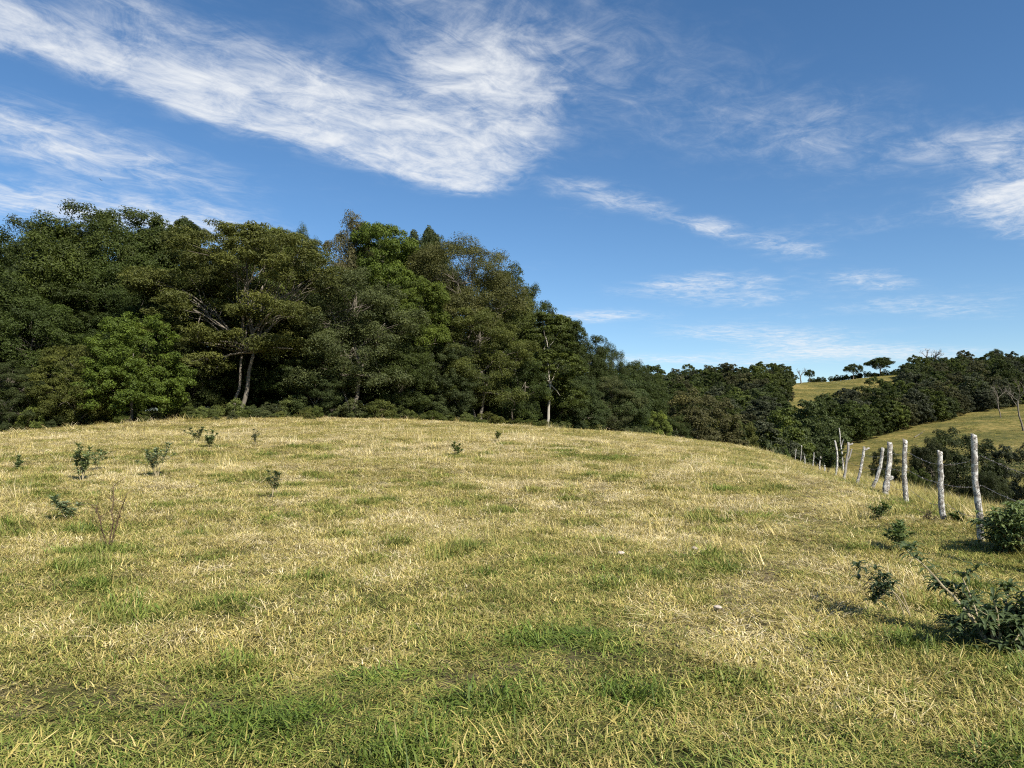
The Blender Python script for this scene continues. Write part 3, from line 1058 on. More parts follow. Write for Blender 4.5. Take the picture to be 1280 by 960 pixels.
far_tree('oak', 'umbrella_tree', 1103, 470, 447, 346, 38, DARK, 'broad dark umbrella-shaped tree standing alone on the far ridge')
far_tree('oak', 'ridge_tree', 1069, 473, 455, 343, 24, DUST, 'smaller open tree on the far ridge left of the umbrella-shaped one')
far_tree('oak', 'ridge_tree', 1014, 478, 462, 335, 13, DARK, 'tiny dark tree on the ridge at the left end of the upper pasture')
far_tree('airy', 'ridge_tree', 1250, 462, 436, 334, 20, DUST, 'thin open-crowned tree sticking out of the skyline at far right')
far_tree('round', 'pale_tree', 942, 560, 503, 190, 26, (.17, .18, .13), 'silvery pale crown in the middle of the far wood')
far_tree('bushy', 'pale_tree', 985, 520, 488, 258, 24, (.085, .088, .055), 'greyish crown beside the lower end of the upper pasture')


def bare(mb, r, p, d, L, rad_, depth, spread=.55):
    n = 5
    pts = [np.array(p, float)]
    for i in range(n):
        d = unit(d + r.normal(size=3) * .10 + (0, 0, .03))
        pts.append(pts[-1] + d * L / n)
    mb.tube(pts, np.linspace(rad_, rad_ * .62, n + 1), 6 if depth > 1 else 4, bump=.04, seed=int(r.integers(1e6)))
    if depth == 0:
        return
    for i in range(r.integers(2, 4) + (depth > 2)):
        dd = unit(d + r.normal(size=3) * spread + (0, 0, .12))
        bare(mb, r, pts[-1 - int(r.integers(0, 2))], dd, L * r.uniform(.55, .8), rad_ * .55, depth - 1, spread)


def bare_tree(seed, px, top, Y, lean, label, depth=4, rad_=.16, group=GR, wide=.55, first=.42):
    r = np.random.default_rng(seed)
    x = at(px, 545, Y)[0]
    z0 = hz(x, Y)
    H = at(px, top, Y)[2] - z0
    tr_, br = MB(), MB()
    d = unit(np.array((lean, 0, 1.)))
    pts = np.array([(0, 0, -.3)] + [d * H * first * q + (math.sin(q * 5 + seed) * .02 * H, 0, 0) for q in (.25, .5, .75, 1)])
    tr_.tube(pts, np.linspace(rad_ * 1.3, rad_ * .75, 5), 8, bump=.05, seed=seed)
    for i in range(4):
        bare(br, r, pts[-1 - (i > 2)], unit(d + r.normal(size=3) * wide), H * (1 - first) * .36, rad_ * .5, depth - 1, wide)
    top_z = np.vstack(br.V)[:, 2].max()
    k_ = H / top_z
    o = empty('bare_tree', (x, Y, z0), 0, (k_, k_, k_))
    mesh_obj('trunk', tr_.mesh('bare_trunk', M_BARK, True), o)
    mesh_obj('branches', br.mesh('bare_branches', M_BARK, True), o)
    return tag(o, label, 'tree', group)


bare_tree(3, 1164, 434, 341, .05, 'leafless grey fan-shaped tree rising from the far ridge trees', 4, .5)
bare_tree(8, 1003, 459, 330, 0, 'faint leafless tree at the left end of the upper pasture', 4, .22)
bare_tree(11, 974, 456, 318, 0, 'twiggy leafless crown showing above the left end of the far ridge', 4, .26)
bare_tree(21, 1280, 470, 150, -.18, 'leaning bare tree on the lower hill pasture at the right edge', 4, .13, 'bare trees on the lower pasture', .4, .5)
bare_tree(27, 1252, 476, 172, -.12, 'thin leaning bare tree higher on the lower hill pasture', 4, .10, 'bare trees on the lower pasture', .4, .5)

# a fallen bleached log on the lower pasture
p0, p1 = at(1143, 546, 158), at(1153, 541, 162)
lg = MB()
c0 = (p0 + p1) / 2
pl = np.array([p0 + (p1 - p0) * q for q in np.linspace(0, 1, 7)])
pl[:, 2] = height(pl[:, 0], pl[:, 1]) + .16
lg.tube(pl - c0, np.linspace(.11, .06, 7), 8, bump=.08, seed=3)
lg.tube([pl[4] - c0, pl[4] - c0 + (.5, -.3, .5), pl[4] - c0 + (.9, -.5, .8)], [.05, .04, .02], 6)
o = mesh_obj('fallen_log', lg.mesh('fallen_log', M_BARK, True))
o.location = c0
tag(o, 'bleached fallen log lying on the lower hill pasture', 'log')

# hedge of scrub on the ridge line
n = 60
px = np.concatenate([rng.uniform(1012, 1060, 26), rng.uniform(1060, 1135, 34)])
Y = rng.uniform(344, 352, n)
X = (px - 640) / F * Y
s = rng.uniform(.16, .34, n)
o = scatter('ridge_scrub', np.stack([X, Y, height(X, Y) - .2], -1), np.stack([np.zeros(n), np.zeros(n), rng.uniform(0, 6.28, n)], -1), np.stack([s * 1.3, s, s], -1), rng.integers(0, 4, n), FAR, colour=np.tile(np.array([DARK]), (n, 1)), mat=M_LEAF_I)
tag(o, 'thin line of scrub along the far ridge fence', 'scrub', kind='stuff')

# dark trees in the dip beyond the fence
GD = 'trees in the dip beyond the fence'
SHD = (.034, .043, .014)
for kd, px, top, Y, wp, c, lb in [
        ('round', 1196, 537, 62, 104, SHD, 'dark rounded tree in the dip behind the two nearest posts'),
        ('bushy', 1163, 548, 60, 58, SHD, 'dark bushy tree left of the rounded one beyond the fence'),
        ('round', 1265, 556, 64, 92, (.04, .048, .026), 'dark grey-green tree beyond the fence at the right edge'),
        ('bushy_b', 1105, 560, 66, 46, SHD, 'small dark tree seen between the gnarled and leaning posts'),
        ('bushy_b', 1233, 590, 57, 66, SHD, 'low dark bush beyond the nearest post'),
        ('bushy', 1330, 560, 60, 90, SHD, 'dark tree beyond the fence past the right edge'),
        ('round', 1145, 585, 56, 44, MID, 'low green bush beyond the straight grey-white post')]:
    tree(kd, 'valley_tree', px, top, Y, wp, jit(c, .05), lb, 'tree', GD)
GB = 'bushes at the far end of the fence'
for kd, px, top, Y, wp, c, lb in [
        ('shrub', 965, 551, 82, 26, (.08, .10, .045), 'pale green bush near the far end of the fence'),
        ('shrub_b', 983, 561, 80, 20, (.085, .12, .035), 'small fresh green bush beside the farthest posts'),
        ('shrub_b', 944, 561, 84, 18, (.08, .10, .045), 'little bush left of the pale green bush on the crest')]:
    tree(kd, 'crest_bush', px, top, Y, wp, c, lb, 'shrub', GB)

# ------------------------------------------------------------------ the fence
M_POST, t, out = material('weathered_post')
tc = t.node('ShaderNodeTexCoord').outputs['Object']
gr = t.noise(t.v('MULTIPLY', tc, (38, 38, 2.5)), 1.0, 6, .65, .4)
li = t.noise(tc, 13.0, 5, .7, .5)
lk = t.noise(tc, 34.0, 4, .7)
col = t.ramp(gr, [(.3, (.09, .08, .068)), (.5, (.22, .20, .175)), (.72, (.36, .335, .30))])
col = t.mix(t.m('MULTIPLY', t.smooth(li, .47, .55), .85), col, (.52, .51, .47))
col = t.mix(t.smooth(lk, .55, .61), col, (.075, .068, .06))
bp = t.node('ShaderNodeBump')
bp.inputs['Strength'].default_value = .7
bp.inputs['Distance'].default_value = .012
t.put(bp.inputs['Height'], t.m('ADD', gr, t.m('MULTIPLY', li, .5)))
t.put(out.inputs[0], principled(t, col, .9, .12, bp.outputs[0]))
M_POST_DARK = bark_mat('weathered_post_dark', (.10, .09, .08), (.30, .28, .25))
M_WIRE, t, out = material('rusty_wire')
t.put(out.inputs[0], principled(t, t.ramp(t.noise(t.node('ShaderNodeTexCoord').outputs['Object'], 9, 3), [(.35, (.16, .11, .08)), (.65, (.34, .31, .29))]), .5, .5))

fx, fy = at(1181, 655, fence_Y(1181))[:2]
fence = empty('wire_fence', (fx, fy, hz(fx, fy)))
tag(fence, 'old barbed wire fence of crooked lichen-grey wooden posts running over the crest', 'fence')
F0 = np.array(fence.location)
tops = []
BOW = {1: -.05, 3: .03, 4: .07, 5: .02, 6: .03, 7: .07, 0: -.03}
for i, ((bx_, by_), (tx, ty), th, lb) in enumerate(POSTS):
    Y = fence_Y(bx_)
    b = at(bx_, by_, Y)
    tp = at(tx, ty, Y + (.12 if i % 2 else -.06))
    b[2] = hz(b[0], b[1])
    r = np.random.default_rng(500 + i)
    n = 15
    s = np.linspace(0, 1, n)
    p = b + (tp - b) * s[:, None]
    p[:, 0] += np.sin(s * PI) * BOW.get(i, r.normal() * .02) + np.cumsum(r.normal(size=n)) * .006
    p[:, 1] += np.cumsum(r.normal(size=n)) * .007
    if i == 1:
        p[:, 0] += np.where(s > .62, -(s - .62) * .10, 0)
    p = np.vstack([b - (0, 0, .35), p])
    rad_ = th / 2 * (1.06 - .16 * np.concatenate([[0], s])) * (1 + r.normal(size=n + 1) * .025)
    if i == 3:
        rad_ *= 1 + .35 * np.exp(-((np.concatenate([[0], s]) - .16) / .1) ** 2) + .14 * np.exp(-((np.concatenate([[0], s]) - .93) / .07) ** 2)
    pm = MB()
    pm.tube(p - F0, rad_ * .72, 12, bump=.12, seed=600 + i)
    V_ = pm.V[0]
    topring = V_[-13:-1]
    topring[:, 2] += (topring[:, 0] - topring[:, 0].mean()) * r.normal() * .35 + r.normal(size=12) * .012
    if i in (5, 6):
        e = p[-2] - F0
        pm.tube([e, e + (.10, -.02, .03), e + (.17, -.03, .07)], [th * .36, th * .3, th * .22], 8, bump=.05, seed=9)
    if i == 6:
        e = p[8] - F0
        pm.tube([e, e + (.12, -.02, .22), e + (.2, -.03, .5)], [th * .3, th * .25, th * .2], 8, bump=.05, seed=19)
    if i == 3:
        e = p[5] - F0
        pm.tube([e, e + (.09, -.05, .05), e + (.12, -.06, .10)], [th * .3, th * .27, th * .2], 8, bump=.06, seed=29)
    po = mesh_obj('post', pm.mesh('post', M_POST_DARK if i == 6 else M_POST, True), fence)
    if lb:
        po['label'] = lb
    tops.append((b, tp))
# one more post just past the right edge of the picture carries the wires on
Y = 8.3
b = np.array((3.14 + .335 * Y + .12, Y, 0))
b[2] = hz(b[0], b[1])
pm = MB()
pm.tube(np.array([b - (0, 0, .3), b + (0, 0, .6), b + (.03, 0, 1.3)]) - F0, [.065, .062, .055], 12, bump=.07, seed=77)
mesh_obj('post', pm.mesh('post', M_POST, True), fence)
chain = [(b, b + (.03, 0, 1.3))] + tops[:14]
for lv, fr in enumerate((.24, .52, .80)):
    wm = MB()
    for (b0, t0), (b1, t1) in zip(chain[:-1], chain[1:]):
        p0 = b0 + (t0 - b0) * fr + (.05, -.02, 0)
        p1 = b1 + (t1 - b1) * fr + (.05, -.02, 0)
        pts = curve_pts(p0, p1, rng, 9, .012, -.012 - .02 * (lv == 0)) - F0
        wm.tube(pts, .0040, 4, cap=False)
        if b0[1] < 22:
            for q in np.arange(.06, 1, .11 if b0[1] < 13 else .16):
                c = pts[0] + (pts[-1] - pts[0]) * q
                c = np.array([np.interp(q, np.linspace(0, 1, 9), pts[:, k_]) for k_ in range(3)])
                for _ in range(2):
                    d = unit(rng.normal(size=3)) * .022
                    wm.tube([c - d, c + d], [.0025, .001], 3)
    mesh_obj('wire', wm.mesh('wire', M_WIRE), fence)

# a thin dead pole leaning behind the fence and a vine-grown stump
p0, p1 = at(1055, 580, 34), at(1049, 535, 34)
p0[2] = hz(p0[0], p0[1])
pole = MB()
o_ = p0.copy()
pole.tube(curve_pts(p0 - o_ - (0, 0, .3), p1 - o_, rng, 9, .04), np.linspace(.05, .022, 9), 8, bump=.06, seed=4)
pole.tube(curve_pts((p1 - o_) * .62, (p1 - o_) * .72 + (.12, 0, .12), rng, 4, .04), np.linspace(.02, .008, 4), 5)
o = mesh_obj('dead_pole', pole.mesh('dead_pole', M_POST, True))
o.location = o_
tag(o, 'thin pale dead pole leaning behind the dark grey forked post', 'pole')


# ------------------------------------------------------------------ weeds and leafy plants
def long_leaves(mb, P, D, L, W, tint, droop=.5, seg=3):
    """lance-shaped leaves that bend down towards the tip"""
    P, D = np.asarray(P, float), unit(np.asarray(D, float))
    n = len(P)
    L = np.broadcast_to(L, (n,))[:, None]
    W = np.broadcast_to(W, (n,))[:, None]
    side = np.cross(D, np.array((0, 0, 1.)))
    side = unit(side + 1e-4)
    rows = []
    p = P.copy()
    d = D.copy()
    prof = [.25, .95, .8, .05] if seg == 3 else [.25, 1, .05]
    for k_ in range(seg + 1):
        upn = unit(np.cross(side, d))
        c = p
        rows.append(np.stack([c - side * W * .5 * prof[k_] + upn * W * .16 * prof[k_], c, c + side * W * .5 * prof[k_] + upn * W * .16 * prof[k_]], 1))
        p = p + d * L / seg
        d = unit(d + np.array((0, 0, -droop)))
    v = np.stack(rows, 1)                                # n, seg+1, 3, 3
    m_ = (seg + 1) * 3
    base = np.arange(n)[:, None] * m_
    f = []
    for k_ in range(seg):
        for c in (0, 1):
            a = k_ * 3 + c
            f.append(np.concatenate([base + a, base + a + 1, base + a + 4, base + a + 3], 1))
    f = np.stack(f, 1).reshape(-1, 4)
    mb.add(v.reshape(-1, 3), [f], np.repeat(np.broadcast_to(tint, (n,)), seg * 2))


def stem_leaves(lm, r, pts, n, L, W, start=.3, droop=.4, out=.8, tipn=8):
    s = np.concatenate([np.sort(r.uniform(start, 1, n)), np.full(tipn, 1.0)])
    k_ = np.linspace(0, 1, len(pts))
    P = np.stack([np.interp(s, k_, pts[:, j]) for j in range(3)], -1)
    a = np.arange(len(s)) * 2.4 + r.uniform(0, 6)
    D = np.stack([np.cos(a), np.sin(a), np.where(s > .97, 1.0, .45) + r.normal(size=len(s)) * .25], -1)
    long_leaves(lm, P, D * (out, out, 1), L * r.uniform(.6, 1.15, len(s)), W * r.uniform(.7, 1.1, len(s)), np.clip(.5 + r.normal(size=len(s)) * .2, 0, 1), droop)


def weed(px, base, height_px, colour, label, nst=3, leaf=(.13, .035), seed=0, spread=.25, group='weeds standing in the meadow', name='meadow_weed', dry=False, lean=0.0, Y=None):
    r = np.random.default_rng(900 + seed)
    leaf = (leaf[0] * 1.25, leaf[1] * 1.2)
    # find where the view ray meets the pasture
    if Y is None:
        ys = np.linspace(3, 60, 600)
        pts = np.array([at(px, base, q) for q in ys])
        g = height(pts[:, 0], pts[:, 1])
        hit = np.nonzero(pts[:, 2] < g)[0]
        Y = ys[hit[0]] if len(hit) else 40.0
    x = at(px, base, Y)[0]
    H = height_px / F * Y
    sm, lm = MB(), MB()
    for i in range(nst):
        a = r.uniform(0, 6.28)
        tip = np.array((math.cos(a) * spread * H * r.uniform(.4, 1) + lean * H, math.sin(a) * spread * H * r.uniform(.4, 1), H * (1 if i == 0 else r.uniform(.55, .95)) - leaf[0] * .4))
        pts = curve_pts((r.normal() * .02, r.normal() * .02, -.05), tip, r, 8, .08, .03)
        sm.tube(pts, np.linspace(.009, .004, 8) * (H / .7) ** .5, 5)
        if dry:
            n = 40
            k_ = np.linspace(0, 1, 8)
            s = r.uniform(.25, 1, n)
            P = np.stack([np.interp(s, k_, pts[:, j]) for j in range(3)], -1) + r.normal(size=(n, 3)) * .015
            D = r.normal(size=(n, 3)) + (0, 0, .2)
            long_leaves(lm, P, D, r.uniform(.03, .08, n), .012, np.clip(.4 + r.normal(size=n) * .2, 0, 1), .7)
            for q in range(5):
                e = pts[3 + q % 5]
                sm.tube(curve_pts(e, e + r.normal(size=3) * (.12, .12, .05) + (0, 0, .1), r, 4, .1), np.linspace(.004, .002, 4), 4)
        else:
            stem_leaves(lm, r, pts, int(50 * max(.6, H / .7)), leaf[0], leaf[1], .42, .35, tipn=20)
            for q in range(3):
                e = pts[3 + q]
                pp = curve_pts(e, e + np.array((r.normal() * .16, r.normal() * .16, r.uniform(.10, .22))) * H / .7, r, 5, .1)
                sm.tube(pp, np.linspace(.005, .003, 5), 4)
                stem_leaves(lm, r, pp, 14, leaf[0] * .85, leaf[1], .3, .35, tipn=14)
    z = hz(x, Y)
    o = empty(name, (x, Y, z))
    mesh_obj('stems', sm.mesh('weed_stems', M_STEM_DARK if dry else M_STEM), o)
    c_ = mesh_obj('leaves', lm.mesh('weed_leaves', M_LEAF), o)
    c_['kind'] = 'stuff'
    c_.color = (*colour, 1)
    return tag(o, label, 'weed', group)


WG = (.17, .215, .105)
weed(102, 602, 46, WG, 'leafy grey-green weed, the tallest in the left of the meadow', 4, (.11, .034), 1)
weed(120, 590, 26, WG, 'small weed tuft just right of the tallest left weed', 2, (.10, .03), 2)
weed(197, 597, 42, (.19, .23, .14), 'loose round grey-green weed in front of the fresh green tree', 5, (.10, .026), 3, .4)
weed(22, 588, 18, WG, 'tiny weed by itself at the far left', 2, (.09, .03), 4)
weed(246, 556, 22, (.10, .13, .06), 'pale upright weed of the pair near the wood', 3, (.11, .03), 5, .35)
weed(263, 560, 22, WG, 'darker rounded weed of the pair near the wood', 3, (.12, .04), 6, .3)
weed(319, 557, 20, (.12, .14, .08), 'slim dull weed near the foot of the tiered tree', 2, (.09, .025), 7)
weed(338, 624, 34, (.11, .14, .07), 'slanting narrow weed in the middle left of the meadow', 2, (.09, .025), 8, .1, lean=.25)
weed(90, 652, 30, (.17, .21, .12), 'sprawling leafy weed left of the dried brown one', 2, (.11, .034), 9, .3, lean=-.6)
weed(136, 688, 82, (.085, .06, .035), 'dried dark brown weed stalk with seed heads', 3, (.1, .03), 10, .3, dry=True)
weed(570, 571, 18, (.11, .15, .05), 'single small green weed in the middle of the meadow', 2, (.10, .035), 11)
weed(620, 552, 12, (.11, .14, .05), 'tiny weed close to the white-trunked tree', 2, (.10, .03), 12)
weed(1100, 650, 22, (.10, .14, .055), 'low sprawling weed by the straight post in the worn bank', 3, (.08, .022), 14, .9)
weed(1163, 652, 16, (.06, .055, .03), 'withered tuft left of the kinked post', 4, (.08, .02), 15, .6, dry=True)
weed(1128, 690, 36, (.10, .14, .055), 'leafy weed below the straight post, leaning into the grass', 4, (.09, .022), 16, .7)
weed(1200, 655, 14, (.06, .10, .03), 'little leafy sprout between the two nearest posts', 3, (.08, .03), 17, .5)
weed(1036, 596, 34, (.06, .085, .035), 'vine-like leafy sapling beside the white far posts', 5, (.16, .07), 18, .16, 'saplings on the fence line', 'vine_sapling', Y=34)


def bush(name, loc, stems, colour, label, seed, leaf=(.16, .034), n_leaf=44, tip=12, thick=.012):
    """arching stems from one foot with hanging lance leaves"""
    r = np.random.default_rng(seed)
    sm, lm = MB(), MB()
    for (dx, dy, dz, bend, k_, st) in stems:
        pts = curve_pts((r.normal() * .05, r.normal() * .05, -.05), (dx, dy, dz), r, 10, .05, bend)
        L = np.linalg.norm((dx, dy, dz))
        sm.tube(pts, np.linspace(thick, .004, 10), 6)
        stem_leaves(lm, r, pts, int(n_leaf * k_ * L), leaf[0], leaf[1], st, .65, tipn=int(tip * max(k_, .5)))
        for q in range(int(5 * k_)):
            e = pts[r.integers(int(st * 9), 10)]
            pp = curve_pts(e, e + r.normal(size=3) * (.14, .14, .06) + (0, 0, .05), r, 5, .1)
            sm.tube(pp, np.linspace(.004, .002, 5), 4)
            stem_leaves(lm, r, pp, 6, leaf[0] * .9, leaf[1], .2, .7, tipn=6)
    o = empty(name, loc)
    mesh_obj('stems', sm.mesh('bush_stems', M_STEM), o)
    c_ = mesh_obj('leaves', lm.mesh('bush_leaves', M_LEAF), o)
    c_['kind'] = 'stuff'
    c_.color = (*colour, 1)
    return tag(o, label, 'bush')


by = 5.9
by = 5.55
bx0 = at(1248, 830, by)[0]
bz = hz(bx0, by)
st = []
r = np.random.default_rng(44)
for i in range(16):
    st.append((r.uniform(-.30, .8), r.uniform(-.35, .5), r.uniform(.05, .38), r.uniform(.0, .3), .8, .2))
tipA = at(1133, 688, by + .55) - (bx0, by, bz)
tipB = at(1203, 722, by + .3) - (bx0, by, bz)
tipD = at(1262, 735, by + .4) - (bx0, by, bz)
st += [(*tipA, .06, .34, .72), (*tipB, .03, .4, .6), (*tipD, .10, .8, .3)]
bush('arching_bush', (bx0, by, bz), st, (.072, .10, .042), 'dark sprawling bush with a long arching bare stem at the lower right', 71)
cx0, cy0 = at(1112, 800, 6.5)[0], 6.5
cz0 = hz(cx0, cy0)
bush('drooping_weed', (cx0 + .24, cy0 + .05, cz0), [(-.30, .0, .20, .5, .7, .72), (-.24, .06, .26, .45, .6, .76), (-.36, -.05, .15, .5, .6, .7)], (.052, .075, .035), 'small dark weed with hanging leaves and its own shadow on the grass', 72, (.15, .028), thick=.006)
gx0, gy0 = at(1262, 700, 9.6)[0], 9.6
gz0 = hz(gx0, gy0)
r = np.random.default_rng(45)
bush('leafy_bush', (gx0, gy0, gz0), [(r.uniform(-.3, .6), r.uniform(-.3, .4), r.uniform(.2, .55), r.uniform(.05, .3), 1.3, .15) for _ in range(20)], (.125, .165, .065), 'grey-green leafy bush right of the nearest fence post', 73, (.17, .04))

# small pale stones in the grass
M_STONE, t, out = material('pale_stone')
t.put(out.inputs[0], principled(t, t.ramp(t.noise(t.node('ShaderNodeTexCoord').outputs['Object'], 30, 5), [(.3, (.22, .18, .14)), (.7, (.52, .45, .38))]), .9, .1))
for i, (px, py, L, lb) in enumerate([(897, 757, .038, 'pale rounded stone lying in the short grass'), (868, 684, .05, 'flat pale stone farther back by the worn track'), (776, 690, .05, 'small grey stone half sunk in the green grass')]):
    r = np.random.default_rng(i)
    Yq = np.linspace(3, 30, 800)
    P_ = np.array([at(px, py, q) for q in Yq])
    Y = Yq[np.nonzero(P_[:, 2] < height(P_[:, 0], P_[:, 1]) + .06)[0][0]]
    x = at(px, py, Y)[0]
    th, ph = np.meshgrid(np.linspace(0, 2 * PI, 13)[:-1], np.linspace(.15, PI - .15, 8))
    d = np.stack([np.cos(th) * np.sin(ph), np.sin(th) * np.sin(ph), np.cos(ph)], -1).reshape(-1, 3)
    v = d * (L, L * .7, L * .45) * (1 + r.normal(size=(len(d), 1)) * .06)
    i_ = np.arange(7)[:, None] * 12 + np.arange(12)[None]
    j_ = np.arange(7)[:, None] * 12 + (np.arange(12)[None] + 1) % 12
    m_ = MB()
    m_.add(v, [np.stack([i_, i_ + 12, j_ + 12, j_], -1).reshape(-1, 4), np.arange(12)[None], 84 + np.arange(12)[None][:, ::-1]])
    o = mesh_obj('stone', m_.mesh('stone', M_STONE, True))
    o.location = (x, Y, hz(x, Y) + .045)
    o.rotation_euler = (0, 0, r.uniform(0, 3))
    tag(o, lb, 'stone')

# a bird far up in the sky
M_BIRD, t, out = material('dark_feathers')
t.put(out.inputs[0], principled(t, t.ramp(t.noise(None, 20, 3), [(.4, (.015, .014, .013)), (.7, (.04, .036, .032))]), .7, .2))
bm_ = MB()
bm_.tube([(0, -.26, 0), (0, -.2, 0), (0, -.05, 0), (0, .14, .01), (0, .24, .03), (0, .30, .02)], [.01, .05, .075, .06, .035, .01], 8)
for sx in (-1, 1):
    bm_.add([(sx * .04, .12, .03), (sx * .04, -.08, .03), (sx * .38, -.06, .12), (sx * .40, .14, .12), (sx * .74, -.10, .16), (sx * .70, .05, .16),
             (sx * .04, .12, .015), (sx * .04, -.08, .025), (sx * .38, -.06, .11), (sx * .40, .14, .105), (sx * .74, -.10, .155), (sx * .70, .05, .152)],
            [np.array([(0, 1, 2, 3), (3, 2, 4, 5), (6, 9, 8, 7), (9, 11, 10, 8), (0, 3, 9, 6), (3, 5, 11, 9), (1, 7, 8, 2), (2, 8, 10, 4), (5, 4, 10, 11)])])
bm_.add([(-.03, -.2, .02), (.03, -.2, .02), (.09, -.42, .02), (-.09, -.42, .02), (-.03, -.2, 0), (.03, -.2, 0), (.09, -.42, .01), (-.09, -.42, .01)],
        [np.array([(0, 1, 2, 3), (7, 6, 5, 4), (0, 3, 7, 4), (1, 5, 6, 2), (3, 2, 6, 7)])])
o = mesh_obj('bird', bm_.mesh('bird', M_BIRD))
o.location = at(126, 225, 260)
o.rotation_euler = (.1, .35, 1.2)
tag(o, 'tiny dark bird gliding in the sky above the left trees', 'bird')


# ------------------------------------------------------------------ the grass
def tuft(seed, n, R_, Lr, Wd, lean, bend, tint):
    r = np.random.default_rng(seed)
    a0 = r.uniform(0, 2 * PI, n)
    rr = np.sqrt(r.random(n)) * R_
    base = np.stack([rr * np.cos(a0), rr * np.sin(a0), np.full(n, -.015)], -1)
    az = r.uniform(0, 2 * PI, n)
    L = r.uniform(*Lr, n)
    th = np.abs(r.normal(size=n)) * lean[1] + lean[0]
    bd = r.uniform(*bend, n)
    wdt = Wd * r.uniform(.6, 1.25, n)
    side = np.stack([-np.sin(az), np.cos(az), r.normal(size=n) * .25], -1)
    side = unit(side)
    p = base
    rows = []
    prof = (1, .95, .62)
    ss = (.38, .34, .28)
    for k_ in range(3):
        rows += [p - side * (wdt * .5 * prof[k_])[:, None], p + side * (wdt * .5 * prof[k_])[:, None]]
        ang_ = th + bd * (k_ * .5)
        p = p + (np.stack([np.cos(az) * np.sin(ang_), np.sin(az) * np.sin(ang_), np.cos(ang_)], -1)) * (L * ss[k_])[:, None]
        p[:, 2] = np.maximum(p[:, 2], .004 + .02 * r.random(n))
    rows.append(p)
    v = np.stack(rows, 1).reshape(-1, 3)
    b = np.arange(n)[:, None] * 7
    q = np.stack([np.concatenate([b, b + 1, b + 3, b + 2], 1), np.concatenate([b + 2, b + 3, b + 5, b + 4], 1)], 1).reshape(-1, 4)
    tr_ = np.concatenate([b + 4, b + 5, b + 6], 1)
    tv = np.clip(tint[0] + r.normal(size=n) * tint[1], 0, 1)
    m_ = MB()
    m_.V.append(v)
    m_.Fc += [q, tr_]
    m_.A += [np.repeat(tv, 2), tv]
    m_.n = len(v)
    return m_.mesh('tuft', M_GRASS)


KINDS = []
for i in range(6):      # 0-5 upright dry pasture grass
    KINDS.append(tuft(1000 + i, 74, .20, (.05, .15), .0072, (.35, .75), (-.5, 2.0), (.58, .35)))
for i in range(5):      # 6-10 short mixed
    KINDS.append(tuft(1100 + i, 80, .20, (.04, .12), .0062, (.35, .85), (-.4, 1.7), (.46, .32)))
for i in range(4):      # 11-14 lying straw
    KINDS.append(tuft(1200 + i, 42, .24, (.05, .22), .0056, (1.0, .4), (-.5, .8), (.84, .18)))
for i in range(5):      # 15-19 lush broad blades
    KINDS.append(tuft(1300 + i, 46, .16, (.09, .21), .0095, (.2, .6), (.3, 1.6), (.44, .22)))
for i in range(3):      # 20-22 tall seeding grass
    KINDS.append(tuft(1400 + i, 44, .22, (.22, .50), .0060, (.08, .28), (.1, .7), (.62, .2)))


def field(r0, r1, dens, amax=44):
    A = R(amax)
    n = int(A * (r1 * r1 - r0 * r0) * dens)
    r = np.sqrt(rng.uniform(r0 * r0, r1 * r1, n))
    a = rng.uniform(-A, A, n)
    x, y = r * np.sin(a), r * np.cos(a)
    ok = ~in_wood(x, y - .6)
    return x[ok], y[ok]


parts = []
for r0, r1, dn, wid in ((1.6, 6, 95, 1.0), (6, 12, 78, 1.0), (12, 24, 50, 1.15), (24, 44, 26, 1.5), (44, 84, 12, 2.2)):
    x, y = field(r0, r1, dn)
    parts.append((x, y, np.full(len(x), wid)))
x, y, wd = [np.concatenate([p[i] for p in parts]) for i in range(3)]
over = x > 3.3 + .335 * y
keep = ~((over) & (y > 48))
x, y, wd, over = x[keep], y[keep], wd[keep], over[keep]
n = len(x)
dry = dry_at(x, y)
lush = lush_at(x, y)
pd = path_d(x, y)
worn = np.exp(-(pd / .5) ** 2)
u = rng.random(n)
vid = np.where(u < .42, rng.integers(0, 6, n), np.where(u < .74, rng.integers(6, 11, n), rng.integers(11, 15, n)))
short = fnoise(x * .8 + 40, y * .8, 61)
vid = np.where((short > .56) & (u < .5) & (np.hypot(x, y) < 14), rng.integers(6, 11, n), vid)
vid = np.where((worn > .4) & (rng.random(n) < .7), np.where(rng.random(n) < .22, rng.integers(11, 15, n), rng.integers(6, 11, n)), vid)
vid = np.where((lush > .3) & (rng.random(n) < lush * .8), rng.integers(15, 20, n), vid)
vid = np.where(over & (rng.random(n) < .55), rng.integers(20, 23, n), vid)
vid = np.where((np.hypot(x, y) > 9) & (rng.random(n) < .006), rng.integers(20, 23, n), vid)
hs = (.45 + .85 * fnoise(x * .7, y * .7, 51)) * rng.uniform(.75, 1.25, n) * (1 - .55 * worn) * np.clip(.74 + np.hypot(x, y) / 200, .6, .9)
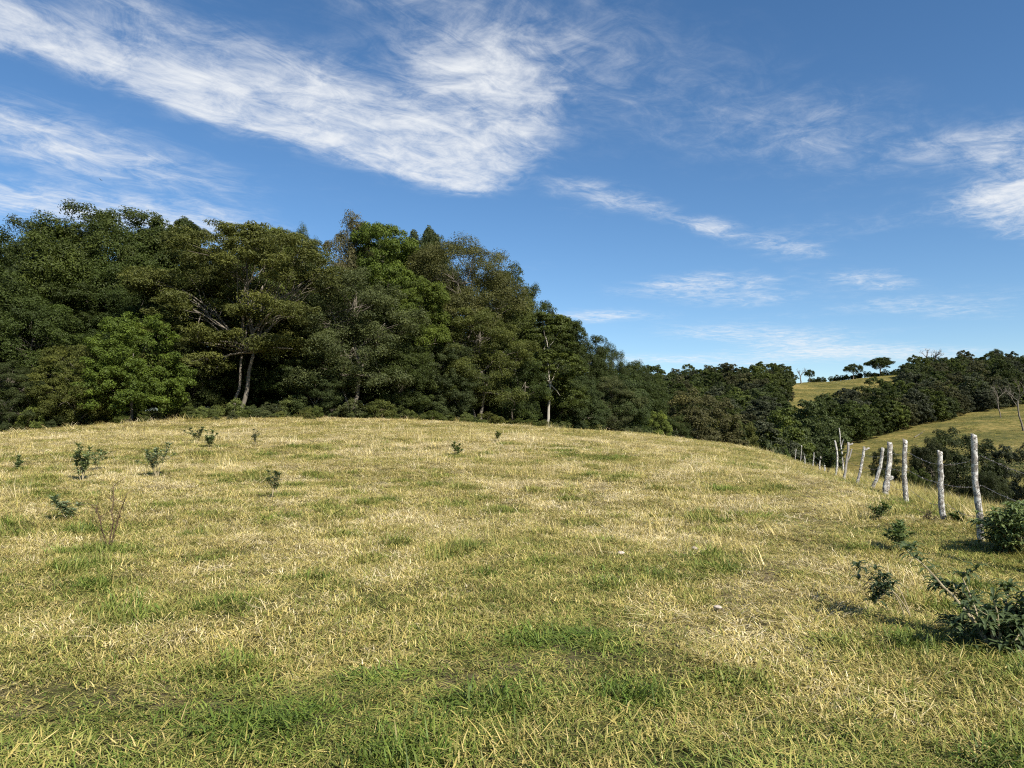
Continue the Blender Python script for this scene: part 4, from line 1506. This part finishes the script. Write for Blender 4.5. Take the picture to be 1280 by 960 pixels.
hs = np.where(over, hs * 1.05, hs) * (1 + .35 * lush)
pxg = 640 + F * x / y
hs *= 1 + 1.1 * np.exp(-((edge_Y(pxg) - y) / 1.6) ** 2) * (pxg < 900) * vnoise(x * .6, y * .6, 88)
sx = rng.uniform(.85, 1.2, n) * wd
pts = np.stack([x, y, height(x, y)], -1)
rot = np.stack([rng.normal(size=n) * .10, rng.normal(size=n) * .10, rng.uniform(0, 6.28, n)], -1)
o = scatter('pasture_grass', pts, rot, np.stack([sx, sx, hs * wd ** .3], -1), vid, KINDS,
            {'dryness': np.clip(dry + rng.normal(size=n) * .10, 0, 1), 'bright': np.clip(.5 + rng.normal(size=n) * .2, 0, 1)}, mat=M_GRASS)
tag(o, 'sunlit pasture grass, straw yellow with green patches', 'grass', kind='stuff')

# coarse grass on the lower pasture of the far hill
n = 9000
x, y = rng.uniform(30, 190, n), rng.uniform(88, 215, n)
gpx, gpy = ground_pixels(x, y)
ok = (y < np.interp(gpx, [1000, 1060, 1130, 1200, 1280, 1420, 1600], [155, 157, 172, 185, 196, 203, 205])) & (gpx < 1500) & (gpx > 1000)
x, y = x[ok], y[ok]
x2, y2 = rng.uniform(90, 190, 5000), rng.uniform(262, 350, 5000)
gpx, gpy = ground_pixels(x2, y2)
ok = poly_in(gpx, gpy, [(955, 520), (1008, 476), (1140, 464), (1130, 490), (1040, 515)])
x, y = np.concatenate([x, x2[ok]]), np.concatenate([y, y2[ok]])
n = len(x)
s = rng.uniform(2.5, 5.0, n)
dryh = np.clip(.42 + (fnoise(x * .05, y * .05, 71) - .5) * .8 + rng.normal(size=n) * .1, 0, 1)
o = scatter('hill_grass', np.stack([x, y, height(x, y)], -1), np.stack([np.zeros(n), np.zeros(n), rng.uniform(0, 6.28, n)], -1), np.stack([s, s, s * .45], -1), rng.integers(0, 11, n), KINDS,
            {'dryness': dryh, 'bright': np.clip(.38 + rng.normal(size=n) * .18, 0, 1)}, mat=M_GRASS)
tag(o, 'dull olive grass on the far hill pastures', 'grass', kind='stuff')
